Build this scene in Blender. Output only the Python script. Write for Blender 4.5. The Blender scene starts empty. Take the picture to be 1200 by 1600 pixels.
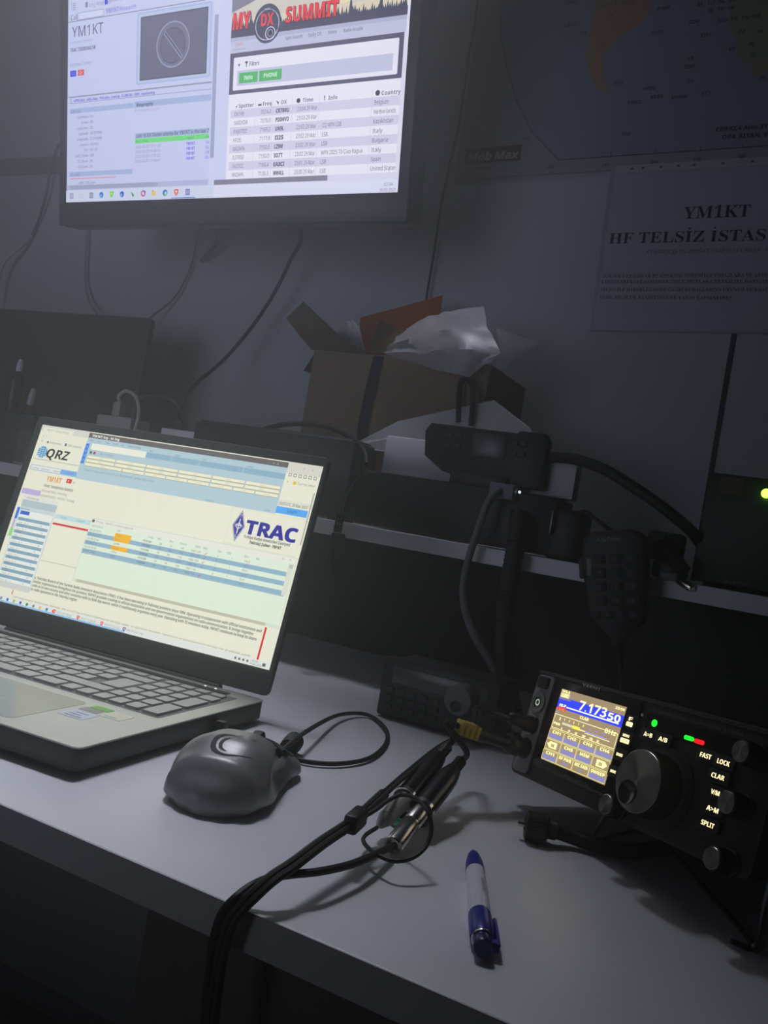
import bpy, bmesh, math, random
from mathutils import Matrix, Vector, Quaternion
C = bpy.context.scene.collection
PI = math.pi
V = Vector

def lin(c):
    return tuple((x / 12.92 if x <= 0.04045 else ((x + 0.055) / 1.055) ** 2.4) for x in (v / 255 for v in c))

# ------------------------------------------------------------------ camera
CAM = V((0, 0, .9475))
FPX = 1368.29
RIGHT = V((0.882446, 0.439561, 0.167556)); DOWN = V((0.147128, 0.080424, -0.985842)); FWD = V((-0.446814, 0.894605, 0.006298))
cd = bpy.data.cameras.new('camera'); cam = bpy.data.objects.new('camera', cd); C.objects.link(cam)
cd.sensor_fit = 'HORIZONTAL'; cd.sensor_width = 36; cd.lens = 36 * FPX / 1200; cd.clip_start = .01
cam.matrix_world = Matrix(((RIGHT.x, -DOWN.x, -FWD.x, CAM.x), (RIGHT.y, -DOWN.y, -FWD.y, CAM.y), (RIGHT.z, -DOWN.z, -FWD.z, CAM.z), (0, 0, 0, 1)))
S = bpy.context.scene
S.camera = cam

# ------------------------------------------------------------------ world, lamps, exposure
S.view_settings.view_transform = 'Standard'; S.view_settings.look = 'None'
S.view_settings.exposure = 0; S.view_settings.gamma = 1; S.view_settings.use_curve_mapping = False
S.cycles.use_denoising = True
S.cycles.max_bounces = 6
wd = bpy.data.worlds.new('world'); S.world = wd; wd.use_nodes = True
wd.node_tree.nodes['Background'].inputs[0].default_value = (.62, .68, .9, 1)
wd.node_tree.nodes['Background'].inputs[1].default_value = .006

def area(name, loc, target, sx, sy, power, col, spread=180):
    l = bpy.data.lights.new(name, 'AREA'); l.shape = 'RECTANGLE'; l.size = sx; l.size_y = sy; l.energy = power; l.color = col
    l.spread = math.radians(spread)
    o = bpy.data.objects.new(name, l); C.objects.link(o); o.location = loc
    o.rotation_euler = (V(target) - V(loc)).to_track_quat('-Z', 'Y').to_euler(); return o
nt = wd.node_tree; vs = nt.nodes.new('ShaderNodeVolumeScatter'); vs.inputs['Density'].default_value = .3; vs.inputs['Anisotropy'].default_value = .7
nt.links.new(vs.outputs['Volume'], nt.nodes['World Output'].inputs['Volume'])      # scattering added to stand in for lens glare around the screens
area('desk_fill', (-.95, .93, 2.5), (-.66, .35, .75), .40, .2, 1.95, (.85, .885, 1.0), 38)  # added unseen light, stands in for the monitor's spill on the desk
area('box_fill', (-.40, .84, 2.4), (-.53, .985, 1.1), .3, .15, .2, (.85, .89, 1.0), 20)  # added unseen fill, brightens the tops of box, bag and papers
area('wall_fill', (-1.35, -.9, 1.2), (-.88, 1.17, 1.34), 1.5, 1.1, 1.12, (.70, .79, 1.0), 50)  # added fill behind the camera, lifts the wall and front faces

# ------------------------------------------------------------------ helpers
def ray(px, py):
    return RIGHT * ((px - 600) / FPX) + DOWN * ((py - 800) / FPX) + FWD
def Pz(px, py, z):
    v = ray(px, py); return CAM + v * ((z - CAM.z) / v.z)
def Py(px, py, y):
    v = ray(px, py); return CAM + v * (y / v.y)

MATS = {}
def mat(name, col, rough=.5, metal=0, spec=.5, noise=.06, nscale=60, bump=0, emit=None, estr=1, alpha=1, trans=0, aniso=0, coat=0):
    if name in MATS: return MATS[name]
    m = bpy.data.materials.new(name); m.use_nodes = True; nt = m.node_tree; b = nt.nodes['Principled BSDF']
    c = lin(col)
    b.inputs['Roughness'].default_value = rough; b.inputs['Metallic'].default_value = metal
    b.inputs['Specular IOR Level'].default_value = spec; b.inputs['Alpha'].default_value = alpha
    b.inputs['Transmission Weight'].default_value = trans; b.inputs['Coat Weight'].default_value = coat
    tc = nt.nodes.new('ShaderNodeTexCoord'); n = nt.nodes.new('ShaderNodeTexNoise'); n.inputs['Scale'].default_value = nscale
    n.inputs['Detail'].default_value = 3
    nt.links.new(tc.outputs['Object'], n.inputs['Vector'])
    r = nt.nodes.new('ShaderNodeValToRGB')
    r.color_ramp.elements[0].position = .3; r.color_ramp.elements[1].position = .7
    r.color_ramp.elements[0].color = (*[x * (1 - noise) for x in c], 1); r.color_ramp.elements[1].color = (*[min(1, x * (1 + noise)) for x in c], 1)
    nt.links.new(n.outputs['Fac'], r.inputs['Fac']); nt.links.new(r.outputs['Color'], b.inputs['Base Color'])
    if bump:
        bp = nt.nodes.new('ShaderNodeBump'); bp.inputs['Strength'].default_value = bump; bp.inputs['Distance'].default_value = .001
        nt.links.new(n.outputs['Fac'], bp.inputs['Height']); nt.links.new(bp.outputs['Normal'], b.inputs['Normal'])
    if aniso:
        b.inputs['Anisotropic'].default_value = aniso
        t = nt.nodes.new('ShaderNodeTangent'); t.direction_type = 'RADIAL'; t.axis = 'Z'
        nt.links.new(t.outputs['Tangent'], b.inputs['Tangent'])
    if emit:
        b.inputs['Emission Color'].default_value = (*lin(emit), 1); b.inputs['Emission Strength'].default_value = estr
    MATS[name] = m; return m

def screen_mat(name, strength, sampling):
    m = bpy.data.materials.new(name); m.use_nodes = True; nt = m.node_tree; b = nt.nodes['Principled BSDF']
    b.inputs['Base Color'].default_value = (.012, .012, .014, 1); b.inputs['Roughness'].default_value = .35
    a = nt.nodes.new('ShaderNodeVertexColor'); a.layer_name = 'Col'
    nt.links.new(a.outputs['Color'], b.inputs['Emission Color']); b.inputs['Emission Strength'].default_value = strength
    m.cycles.emission_sampling = sampling
    return m

def frame(o, u, v):
    u = V(u).normalized(); w = u.cross(V(v)).normalized(); v = w.cross(u)
    return Matrix(((u.x, v.x, w.x, o[0]), (u.y, v.y, w.y, o[1]), (u.z, v.z, w.z, o[2]), (0, 0, 0, 1)))

def new(): return bmesh.new()
def absorb(bm, other, M=None, mi=0):
    if M is not None: other.transform(M)
    for f in other.faces: f.material_index = mi
    me = bpy.data.meshes.new('t'); other.to_mesh(me); other.free(); bm.from_mesh(me); bpy.data.meshes.remove(me)
def box(bm, c, s, bev=0, M=None, seg=2, mi=0):
    b = new(); bmesh.ops.create_cube(b, size=1)
    b.transform(Matrix.Translation(c) @ Matrix.Diagonal((*s, 1)))
    if bev: bmesh.ops.bevel(b, geom=b.edges[:], offset=min(bev, min(s) * .49), segments=seg, affect='EDGES', profile=.5)
    absorb(bm, b, M, mi); return bm
def bbox(bm, lo, hi, bev=0, M=None, seg=2, mi=0):
    return box(bm, [(a + b) / 2 for a, b in zip(lo, hi)], [abs(b - a) for a, b in zip(lo, hi)], bev, M, seg, mi)
def prism(bm, pts, z0, z1, M=None, bev=0, mi=0, seg=2):
    b = new(); vs = [b.verts.new((p[0], p[1], z0)) for p in pts]; f = b.faces.new(vs)
    r = bmesh.ops.extrude_face_region(b, geom=[f]); 
    for e in r['geom']:
        if isinstance(e, bmesh.types.BMVert): e.co.z = z1
    bmesh.ops.recalc_face_normals(b, faces=b.faces[:])
    if bev: bmesh.ops.bevel(b, geom=b.edges[:], offset=bev, segments=seg, affect='EDGES', profile=.5)
    absorb(bm, b, M, mi); return bm
def rrect(x0, y0, x1, y1, r, n=5):
    out = []
    for cx, cy, a in ((x1 - r, y1 - r, 0), (x0 + r, y1 - r, 90), (x0 + r, y0 + r, 180), (x1 - r, y0 + r, 270)):
        for k in range(n + 1):
            t = math.radians(a + 90 * k / n); out.append((cx + r * math.cos(t), cy + r * math.sin(t)))
    return out
def lathe(bm, prof, M=None, seg=32, mi=0):
    """prof: list of (radius, z)"""
    b = new(); rings = []
    for r, z in prof:
        if r < 1e-6: rings.append([b.verts.new((0, 0, z))])
        else: rings.append([b.verts.new((r * math.cos(2 * PI * k / seg), r * math.sin(2 * PI * k / seg), z)) for k in range(seg)])
    for A, B in zip(rings, rings[1:]):
        for k in range(seg):
            j = (k + 1) % seg
            if len(A) == 1 and len(B) == 1: continue
            if len(A) == 1: b.faces.new((A[0], B[j], B[k]))
            elif len(B) == 1: b.faces.new((A[k], A[j], B[0]))
            else: b.faces.new((A[k], A[j], B[j], B[k]))
    if len(rings[0]) > 1: b.faces.new(rings[0][::-1])
    if len(rings[-1]) > 1: b.faces.new(rings[-1])
    bmesh.ops.recalc_face_normals(b, faces=b.faces[:])
    absorb(bm, b, M, mi); return bm
def axis(p, q):
    p = V(p); q = V(q); R = (q - p).to_track_quat('Z', 'Y').to_matrix().to_4x4(); return Matrix.Translation(p) @ R
def spline(pts, n=8):
    pts = [V(p) for p in pts]
    if len(pts) < 3: return pts
    P = [pts[0] * 2 - pts[1]] + pts + [pts[-1] * 2 - pts[-2]]; out = []
    for i in range(1, len(P) - 2):
        a, b, c, d = P[i - 1:i + 3]
        for k in range(n):
            t = k / n
            out.append(.5 * (2 * b + (c - a) * t + (2 * a - 5 * b + 4 * c - d) * t * t + (3 * b - a - 3 * c + d) * t ** 3))
    return out + [pts[-1]]
def tube(bm, pts, r, seg=10, smooth=8, ridges=0, M=None, mi=0, flat=1):
    P = spline(pts, smooth) if smooth else [V(p) for p in pts]
    b = new(); rings = []; T = (P[1] - P[0]).normalized(); N = T.orthogonal().normalized()
    for i, p in enumerate(P):
        t = (P[min(i + 1, len(P) - 1)] - P[max(i - 1, 0)]).normalized()
        N = (N - t * N.dot(t)).normalized(); B = t.cross(N)
        rr = r(i / (len(P) - 1)) if callable(r) else r
        if ridges and i % 2: rr *= (1 - ridges)
        rings.append([b.verts.new(p + (N * math.cos(2 * PI * k / seg) + B * math.sin(2 * PI * k / seg) * flat) * rr) for k in range(seg)])
    for A, Bq in zip(rings, rings[1:]):
        for k in range(seg):
            j = (k + 1) % seg; b.faces.new((A[k], A[j], Bq[j], Bq[k]))
    b.faces.new(rings[0][::-1]); b.faces.new(rings[-1])
    absorb(bm, b, M, mi); return bm
def sheet(bm, grid, th=.0006, M=None, mi=0):
    """grid of points -> a sheet with thickness"""
    b = new(); vs = [[b.verts.new(p) for p in row] for row in grid]
    for r in range(len(vs) - 1):
        for c in range(len(vs[0]) - 1):
            b.faces.new((vs[r][c], vs[r][c + 1], vs[r + 1][c + 1], vs[r + 1][c]))
    bmesh.ops.solidify(b, geom=b.faces[:], thickness=th)
    bmesh.ops.recalc_face_normals(b, faces=b.faces[:])
    absorb(bm, b, M, mi); return bm

TXT = bpy.data.curves.new('lettering', 'FONT'); TXO = bpy.data.objects.new('lettering', TXT); C.objects.link(TXO)
CAPH = .714
def style(t, up, lo, dg):
    out = ''
    for ch in t:
        if 'A' <= ch <= 'Z': out += chr(up + ord(ch) - 65)
        elif 'a' <= ch <= 'z': out += chr(lo + ord(ch) - 97)
        elif '0' <= ch <= '9': out += chr(dg + ord(ch) - 48)
        else: out += ch
    return out
def raw_text(t):
    TXT.body = t; bpy.context.view_layer.update()
    dg = bpy.context.evaluated_depsgraph_get(); me = TXO.evaluated_get(dg).to_mesh()
    co = [tuple(v.co) for v in me.vertices]; fs = [tuple(p.vertices) for p in me.polygons]; TXO.evaluated_get(dg).to_mesh_clear()
    return co, fs
GLYPHS = {}
def learn(chars, st):
    """outlines of some letters of one style at size 1, and how far each moves the pen on"""
    TXT.size = 1; TXT.shear = 0; TXT.align_x = 'LEFT'; TXT.resolution_u = 2; TXT.space_line = 3; TXT.offset = 0
    if 'bar' not in GLYPHS: GLYPHS['bar'] = max(c[0] for c in raw_text('I')[0])
    co, fs = raw_text('\n'.join(style(c, *st) + 'I' for c in chars)); rows = [[] for _ in chars]
    for f in fs: rows[max(0, min(len(chars) - 1, round((.3 - co[f[0]][1]) / 3)))].append(f)
    for r, (c, fl) in enumerate(zip(chars, rows)):
        xm = max(co[i][0] for f in fl for i in f); adv = xm - GLYPHS['bar']; ix, vs_, out = {}, [], []
        for f in fl:
            if min(co[i][0] for i in f) > xm - .115 and max(co[i][1] + 3 * r for i in f) > .6 and len({round(co[i][0], 3) for i in f}) == 2 and max(co[i][0] for i in f) > xm - .001: continue   # the measuring stroke
            for i in f:
                if i not in ix: ix[i] = len(vs_); vs_.append((co[i][0], co[i][1] + 3 * r))
            out.append([ix[i] for i in f])
        GLYPHS[(st, c)] = (vs_, out, adv)
def text_bm(s, cap, w=None, bold=0, shear=0, extrude=0, align='LEFT', res=2, serif=False):
    q = bold / cap; fat = max(0, q - .04) * CAPH
    st = (0x1D400, 0x1D41A, 0x1D7CE) if serif else (0x1D5D4, 0x1D5EE, 0x1D7EC) if q > .022 else (0x1D5A0, 0x1D5BA, 0x1D7E2)
    need = sorted({'I' if c == 'İ' else c for c in s if c != ' '} - {k_[1] for k_ in GLYPHS if k_[0] == st})
    if need: learn(need, st)
    k = cap / CAPH; b = new(); pen = 0
    for raw in s:
        dot = raw == 'İ'; co, fs, adv = GLYPHS[(st, 'I' if dot else raw)] if raw != ' ' else ([], [], .26)
        for i_, (dx, dy) in enumerate(((0, 0), (fat, fat), (-fat, fat), (fat, -fat), (-fat, -fat))[:5 if fat > .002 else 1]):
            vs = [b.verts.new(((x + dx + pen + shear * (y + dy)) * k, (y + dy) * k, i_ * 4e-6)) for x, y in co]
            for f in fs:
                try: b.faces.new([vs[i] for i in f])
                except ValueError: pass
        if dot: c0 = pen + adv / 2; b.faces.new([b.verts.new(((c0 + dx) * k, (CAPH + .08 + dy) * k, 0)) for dx, dy in ((-.055, 0), (.055, 0), (.055, .11), (-.055, .11))])
        pen += adv
    if b.verts:
        x0 = min(v.co.x for v in b.verts); x1 = max(v.co.x for v in b.verts)
        k = 1 if w is None else w / max(1e-9, x1 - x0)
        off = 0 if align == 'LEFT' else -(x1 - x0) * k / 2 if align == 'CENTER' else -(x1 - x0) * k
        for v in b.verts: v.co.x = (v.co.x - x0) * k + off
    if extrude and b.faces:
        r = bmesh.ops.extrude_face_region(b, geom=b.faces[:])
        bmesh.ops.translate(b, verts=[e for e in r['geom'] if isinstance(e, bmesh.types.BMVert)], vec=(0, 0, extrude))
        bmesh.ops.recalc_face_normals(b, faces=b.faces[:])
    return b

def link(name, bm, mats, parent=None, smooth=40):
    me = bpy.data.meshes.new(name); bm.normal_update(); bm.to_mesh(me); bm.free()
    for m in (mats if isinstance(mats, (list, tuple)) else [mats]): me.materials.append(m)
    if smooth:
        for p in me.polygons: p.use_smooth = True
        try: me.set_sharp_from_angle(angle=math.radians(smooth))
        except Exception: pass
    o = bpy.data.objects.new(name, me); C.objects.link(o)
    if parent: o.parent = parent
    return o
def tag(o, label=None, cat=None, group=None, kind=None):
    for k, v in (('label', label), ('category', cat), ('group', group), ('kind', kind)):
        if v: o[k] = v
    return o
def thing(name, label, cat, M=None, group=None):
    o = bpy.data.objects.new(name, None); C.objects.link(o); o.empty_display_size = .02
    if M is not None: o.matrix_world = M if isinstance(M, Matrix) else Matrix.Translation(M)
    return tag(o, label, cat, group)
def recentre(o, at=None):
    """put a single mesh's origin at its base"""
    co = [v.co for v in o.data.vertices]
    at = V(at) if at else V((sum(c.x for c in co) / len(co), sum(c.y for c in co) / len(co), min(c.z for c in co)))
    o.data.transform(Matrix.Translation(-at)); o.location = at; return o
def struct(name, bm, m): return tag(link(name, bm, m, smooth=0), kind='structure')

class Screen:
    dz = 2e-6
    """flat picture of a lit display, built of coloured pieces in its own pixel grid"""
    def __init__(s, W, H, pw, ph): s.W, s.H, s.pw, s.ph = W, H, pw, ph; s.items = []; s.z = 0; s.bm = new(); s.col = s.bm.loops.layers.float_color.new('Col'); s.lv = 0
    def xy(s, x, y): return (x / s.pw - .5) * s.W, (.5 - y / s.ph) * s.H
    def poly(s, pts, col, mi=1, k=1):
        s.lv += 1; z = s.lv * s.dz
        f = s.bm.faces.new([s.bm.verts.new((*s.xy(*p), z)) for p in pts]); f.normal_update()
        if f.normal.z < 0: f.normal_flip()
        f.material_index = mi; c = lin(col)
        for l in f.loops: l[s.col] = (c[0] * k, c[1] * k, c[2] * k, 1)
    def rect(s, x0, y0, x1, y1, col, mi=0, k=1):
        x0 = max(0, x0); y0 = max(0, y0); x1 = min(s.pw, x1); y1 = min(s.ph, y1)
        s.poly([(x0, y1), (x1, y1), (x1, y0), (x0, y0)], col, mi, k)
    def border(s, x0, y0, x1, y1, t, col):
        for a in ((x0, y0, x1, y0 + t), (x0, y1 - t, x1, y1), (x0, y0, x0 + t, y1), (x1 - t, y0, x1, y1)): s.rect(*a, col, 1)
    def disc(s, x, y, r, col, ry=None, n=20): s.poly([(x + r * math.cos(2 * PI * k / n), y + (ry or r) * math.sin(2 * PI * k / n)) for k in range(n)], col)
    def ring(s, x, y, r, t, col, n=28):
        for k in range(n):
            a, b = 2 * PI * k / n, 2 * PI * (k + 1) / n
            s.lv -= 1
            s.poly([(x + q * math.cos(w), y + q * math.sin(w)) for q, w in ((r, a), (r, b), (r - t, b), (r - t, a))], col)
        s.lv += 1
    def text(s, x, y, t, cap, col, w=None, bold=0, align='LEFT', shear=0, serif=False):
        s.lv += 1; z = s.lv * s.dz; k = s.H / s.ph
        b = text_bm(t, cap * k, None if w is None else w * s.W / s.pw, bold * k, shear, align=align, serif=serif)
        if bold / cap > .04: s.lv += 12
        ox, oy = s.xy(x, y); c = lin(col); off = len(s.bm.faces)
        b.transform(Matrix.Translation((ox, oy, z)))
        me = bpy.data.meshes.new('t'); b.to_mesh(me); b.free(); s.bm.from_mesh(me); bpy.data.meshes.remove(me)
        s.bm.faces.ensure_lookup_table()
        for f in s.bm.faces[off:]:
            f.material_index = 1
            for l in f.loops: l[s.col] = (*c, 1)
    def build(s, name, parent, strength, M=None):
        if M is not None: s.bm.transform(M)
        return link(name, s.bm, [screen_mat(name + '_glow', strength, 'AUTO'), screen_mat(name + '_marks', strength, 'NONE')], parent, smooth=0)

# ------------------------------------------------------------------ shared materials
wall_m = mat('painted_wall_panel', (176, 178, 186), .75, noise=.03, nscale=6, bump=.05)
seam_m = mat('wall_joint', (70, 72, 78), .8)
melamine = mat('white_melamine', (226, 226, 232), .38, spec=.4, noise=.015, nscale=25)
melamine_edge = mat('melamine_edge_band', (196, 192, 194), .5, noise=.02)
black_pl = mat('black_plastic', (20, 21, 24), .45, noise=.1, nscale=200, bump=.04)
black_soft = mat('black_rubber', (16, 17, 19), .6, noise=.1, nscale=150)
black_gloss = mat('black_gloss', (10, 11, 13), .15)
dark_pl = mat('dark_grey_plastic', (42, 45, 52), .5, noise=.06, nscale=150)
grey_pl = mat('grey_plastic', (120, 122, 126), .45)
white_pl = mat('white_plastic', (225, 226, 228), .4)
silver = mat('silver_metal', (205, 203, 196), .22, metal=1, noise=.03)
chrome = mat('chrome', (225, 222, 215), .12, metal=1, noise=.02)
card = mat('brown_cardboard', (128, 108, 88), .85, noise=.08, nscale=40, bump=.1)
paper = mat('white_paper', (225, 226, 230), .8, noise=.02, nscale=30)

# ------------------------------------------------------------------ the room
WY = 1.169
b = new(); bbox(b, (-3.2, WY, 0), (1.6, WY + .1, 2.6)); struct('wall_back', b, wall_m)
b = new(); bbox(b, (-3.2, -1.6, -.05), (1.6, WY + .1, 0)); struct('floor', b, mat('dark_floor_tile', (46, 44, 43), .5, noise=.12, nscale=9))
sx = Py(1129, 630, WY).x
b = new(); bbox(b, (sx - .003, WY - .0015, 0), (sx + .003, WY, 2.6)); struct('trim_1', b, seam_m)
b = new(); bbox(b, (-3.2, WY - .006, 1.489), (-1.15, WY, 1.522), .002); struct('trim_2', b, mat('dark_wall_strip', (104, 106, 116), .7))  # dark raised strip across the wall left of the monitor

# ------------------------------------------------------------------ desk
DZ, DYF = .75, .3635
t = thing('desk', 'white melamine desk with a thick front edge carrying laptop, mouse and pen', 'desk', (-.5, .76, 0))
def at(o, *a): return tuple(V(a) - o.location)
def dbox(lo, hi, bev=0): return bbox(new(), at(t, *lo), at(t, *hi), bev)
link('desktop', dbox((-1.75, DYF + .0008, DZ - .02), (.62, 1.165, DZ), .0006), melamine, t, 0)
link('front_edge_band', dbox((-1.75, DYF, DZ - .0195), (.62, DYF + .0008, DZ - .0002)), melamine_edge, t, 0)
link('side_panel', dbox((-1.75, DYF + .02, 0), (-1.73, 1.16, DZ - .02)), melamine, t, 0)
link('side_panel', dbox((.6, DYF + .02, 0), (.62, 1.16, DZ - .02)), melamine, t, 0)
link('modesty_panel', dbox((-1.73, 1.1, .1), (.6, 1.116, DZ - .02)), melamine, t, 0)
link('drawer_pedestal', dbox((-.292, .384, .03), (.16, .9, DZ - .02), .001), mat('brown_melamine', (92, 84, 80), .5), t, 0)

# ------------------------------------------------------------------ raised shelf
SZ, SYF = .934, .914
t = thing('raised_shelf', 'long white raised shelf above the back of the desk, loaded with equipment', 'shelf', (-.5, 1.04, DZ))
link('shelf_board', dbox((-1.75, SYF, SZ - .018), (.62, 1.165, SZ), .0008), melamine, t, 0)
link('end_panel', dbox((-1.75, SYF + .01, DZ), (-1.732, 1.165, SZ - .018)), melamine, t, 0)
link('end_panel', dbox((.602, SYF + .01, DZ), (.62, 1.165, SZ - .018)), melamine, t, 0)
link('back_panel', dbox((-1.732, 1.15, DZ), (.602, 1.165, SZ - .018)), mat('dark_backing_board', (58, 60, 62), .8), t, 0)

# ------------------------------------------------------------------ wall monitor
def tilted(o, yaw, tilt, roll):
    u = V((math.cos(yaw), math.sin(yaw), 0)); v = V((-math.sin(yaw), math.cos(yaw), 0)); w = v * math.sin(tilt) + V((0, 0, math.cos(tilt)))
    u2 = u * math.cos(roll) + w * math.sin(roll); w2 = w * math.cos(roll) - u * math.sin(roll)
    return u2, w2, V(o)
u, w, o0 = tilted((-1.1415, .9857, 1.3576), -.0182, -.2012, .0035)
MW, MH = .598, .598 * 9 / 16
Mm = frame(o0 + u * MW / 2 + w * MH / 2, u, w)
mon = thing('wall_monitor', 'large black monitor on the wall, tilted down, showing two bright web pages', 'monitor', Mm)
b = new(); bbox(b, (-MW / 2 - .016, -MH / 2 - .036, -.045), (MW / 2 + .016, MH / 2 + .016, -.0012), .006, seg=3)
bbox(b, (-.17, -.12, -.062), (.17, .12, -.04), .01)
bez = mat('dark_bezel', (52, 56, 68), .4, noise=.05, nscale=200)
link('housing', b, bez, mon)
b = new()
for a in (((-MW / 2 - .0155, -MH / 2 - .0355, -.003), (MW / 2 + .0155, -MH / 2, .0012)), ((-MW / 2 - .0155, MH / 2, -.003), (MW / 2 + .0155, MH / 2 + .0155, .0012)),
          ((-MW / 2 - .0155, -MH / 2 - .0005, -.003), (-MW / 2, MH / 2 + .0005, .0012)), ((MW / 2, -MH / 2 - .0005, -.003), (MW / 2 + .0155, MH / 2 + .0005, .0012))):
    bbox(b, *a, .0008)
link('bezel', b, bez, mon)
b = new(); bbox(b, (-.05, -.05, -.085), (.05, .05, -.06), .003); link('mount_plate', b, black_pl, mon)
b = new(); inv = Mm.inverted(); tube(b, [inv @ V((-.85, 1.165, 1.53)), (0, 0, -.07)], .018, smooth=0); link('wall_arm', b, black_pl, mon)

s = Screen(MW, MH, 1920, 1080)
L1 = (203, 209, 246); L2 = (232, 232, 252); HB = (165, 184, 226); TX = (70, 72, 106); BL = (70, 66, 220)
s.rect(0, 0, 1920, 1080, L1)
# left browser
s.rect(0, 0, 924, 20, (188, 194, 232)); s.rect(0, 60, 924, 100, (220, 224, 250))
s.border(61, 190, 243, 224, 3, (150, 155, 190)); s.rect(64, 193, 240, 221, (214, 219, 250)); s.text(18, 219, 'Call:', 22, TX)
for k in range(4): s.rect(30, 143 + k * 9, 52, 147 + k * 9, (140, 144, 180), 1)
s.rect(118, 148, 134, 172, (120, 124, 160), 1); s.text(143, 172, 'Log Analyzer', 18, (140, 144, 180))
s.rect(248, 140, 268, 174, (40, 40, 230), 1); s.text(280, 168, 'Awards', 18, (140, 144, 180))
s.rect(252, 188, 340, 218, (190, 197, 236), 1); s.text(258, 213, 'YM1KT', 19, BL); s.text(347, 213, 'Research', 18, BL)
s.rect(0, 225, 924, 228, (92, 92, 120))
s.text(28, 299, 'YM1KT', 48, (60, 61, 86), w=214, bold=1)
s.text(18, 329, 'Demand/Comment', 13, (150, 154, 190), w=155); s.text(18, 366, 'TRAC TEKIRDAG SB', 17, TX, w=172, bold=.8); s.text(17, 433, 'European Turkey', 16, (140, 144, 180), w=144)
s.rect(18, 453, 60, 481, (30, 30, 225), 1); s.text(27, 475, 'EU', 16, (150, 150, 245)); s.rect(71, 453, 114, 480, (226, 60, 52), 1); s.ring(88, 467, 9, 4, (246, 200, 205)); s.disc(98, 467, 3, (246, 200, 205))
s.poly([(p[0], p[1]) for p in rrect(461, 236, 913, 554, 14)], (166, 190, 232)); s.poly([(p[0], p[1]) for p in rrect(469, 243, 905, 547, 8)], (190, 204, 240))
s.rect(484, 256, 890, 537, (70, 72, 92)); s.rect(490, 262, 884, 531, (96, 96, 124))
s.ring(684, 397, 100, 22, (112, 113, 145)); s.ring(686, 394, 101, 6, (150, 152, 190)); s.ring(684, 399, 78, 5, (72, 73, 98))
s.poly([(627, 345), (640, 332), (748, 446), (736, 460)], (140, 142, 180)); s.poly([(634, 344), (640, 338), (742, 446), (737, 452)], (80, 82, 106))
s.rect(0, 574, 924, 577, (120, 120, 150)); s.border(18, 578, 940, 607, 2, (120, 120, 150)); s.rect(18, 580, 30, 605, (170, 190, 228), 1)
s.text(46, 601, 'APRS data - eQSL data - PSK data - Lookup - CLUBLOG - QRP - monitoring', 12, BL, w=535, bold=.6)
s.rect(18, 632, 449, 655, HB); s.rect(455, 628, 924, 655, HB); s.text(23, 652, 'Call data', 13, (100, 108, 146)); s.text(468, 651, 'Biography', 15, (70, 74, 110), bold=.8)
s.text(459, 674, 'No biography data yet', 11, (150, 154, 192), w=150)
rows = [('Continent:', 'EU'), ('Zones:', '20'), ('Local time:', '02'), ('Latitude:', '40.977083'), ('Longitude:', '27.515000'), ('Locator:', 'KN30SX'), ('ITU:', '39 / 20'), ('DXCC Zone:', '390'), ('ITU Zone:', '39'), ('CQ Zone:', '20')]
for k, (a, c) in enumerate(rows): s.text(150, 681 + k * 26.2, a, 12, TX, align='RIGHT'); s.text(162, 681 + k * 26.2, c, 12, TX)
s.rect(464, 772, 918, 796, HB); s.text(470, 792, 'Last 10 DX Cluster entries for YM1KT in the last 7', 17, (72, 76, 110), w=446, bold=.7)
s.rect(464, 797, 918, 819, (108, 226, 120)); s.text(468, 815, 'Date / Time', 11, (60, 140, 84)); s.text(786, 815, 'Heard', 11, (60, 140, 84)); s.text(902, 815, 'De', 11, (60, 140, 84))
for k, r in enumerate(('2025-03-29 19:11:30', '2025-03-29 16:30:13', '2025-03-29 17:31:32', '2025-03-29 11:04:47')):
    s.text(466, 841 + k * 21.8, r, 13, (120, 124, 160), w=160); s.text(786, 841 + k * 21.8, 'YM1KT', 13, BL, w=52, bold=.6); s.text(902, 841 + k * 21.8, ('EA', 'DL', 'OE', 'DL')[k], 13, BL)
s.rect(20, 934, 452, 956, HB); s.text(24, 953, 'QSL data', 12, (100, 108, 146)); s.rect(26, 965, 345, 969, (230, 130, 150), 1); s.text(86, 994, 'eQSL: QSL: yes', 12, TX)
s.rect(0, 998, 924, 1021, (178, 188, 222)); s.rect(24, 1000, 614, 1019, (158, 168, 200))
s.rect(925, 0, 960, 1022, (212, 217, 248)); s.rect(929, 296, 951, 905, (160, 165, 202))
# right browser
s.rect(960, 0, 1920, 1024, L2); s.rect(960, 0, 1024, 1024, (210, 214, 248))
s.rect(960, 0, 1920, 120, (206, 210, 240)); s.rect(1000, 70, 1800, 104, (236, 236, 252))
for k, cc in enumerate(((176, 170, 190), (196, 190, 198), (214, 206, 196), (224, 214, 190))): s.rect(1025, 120 + k * 70, 1908, 190 + k * 70 + 10, cc)
random.seed(4)
s.poly([(1180, 180), (1908, 120), (1908, 190), (1300, 250)], (226, 216, 196)); s.poly([(1500, 300), (1908, 230), (1908, 280), (1600, 330)], (238, 224, 180)); s.poly([(1025, 240), (1180, 210), (1160, 260), (1025, 300)], (126, 124, 146))
s.rect(1025, 372, 1908, 404, (66, 66, 96), 1)
for k in range(86):
    x = 1030 + k * 10.2; h = random.uniform(14, 42) + (46 if random.random() < .12 else 0); wd_ = random.uniform(7, 13)
    x0 = max(1025, x - wd_); x1 = min(1908, x + wd_)
    s.poly([(x0, 380), (x1, 380), (x, 376 - h)], (60, 62, 92))
s.rect(1025, 404, 1908, 468, (198, 200, 230)); s.rect(1025, 404, 1908, 420, (180, 183, 216))
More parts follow.
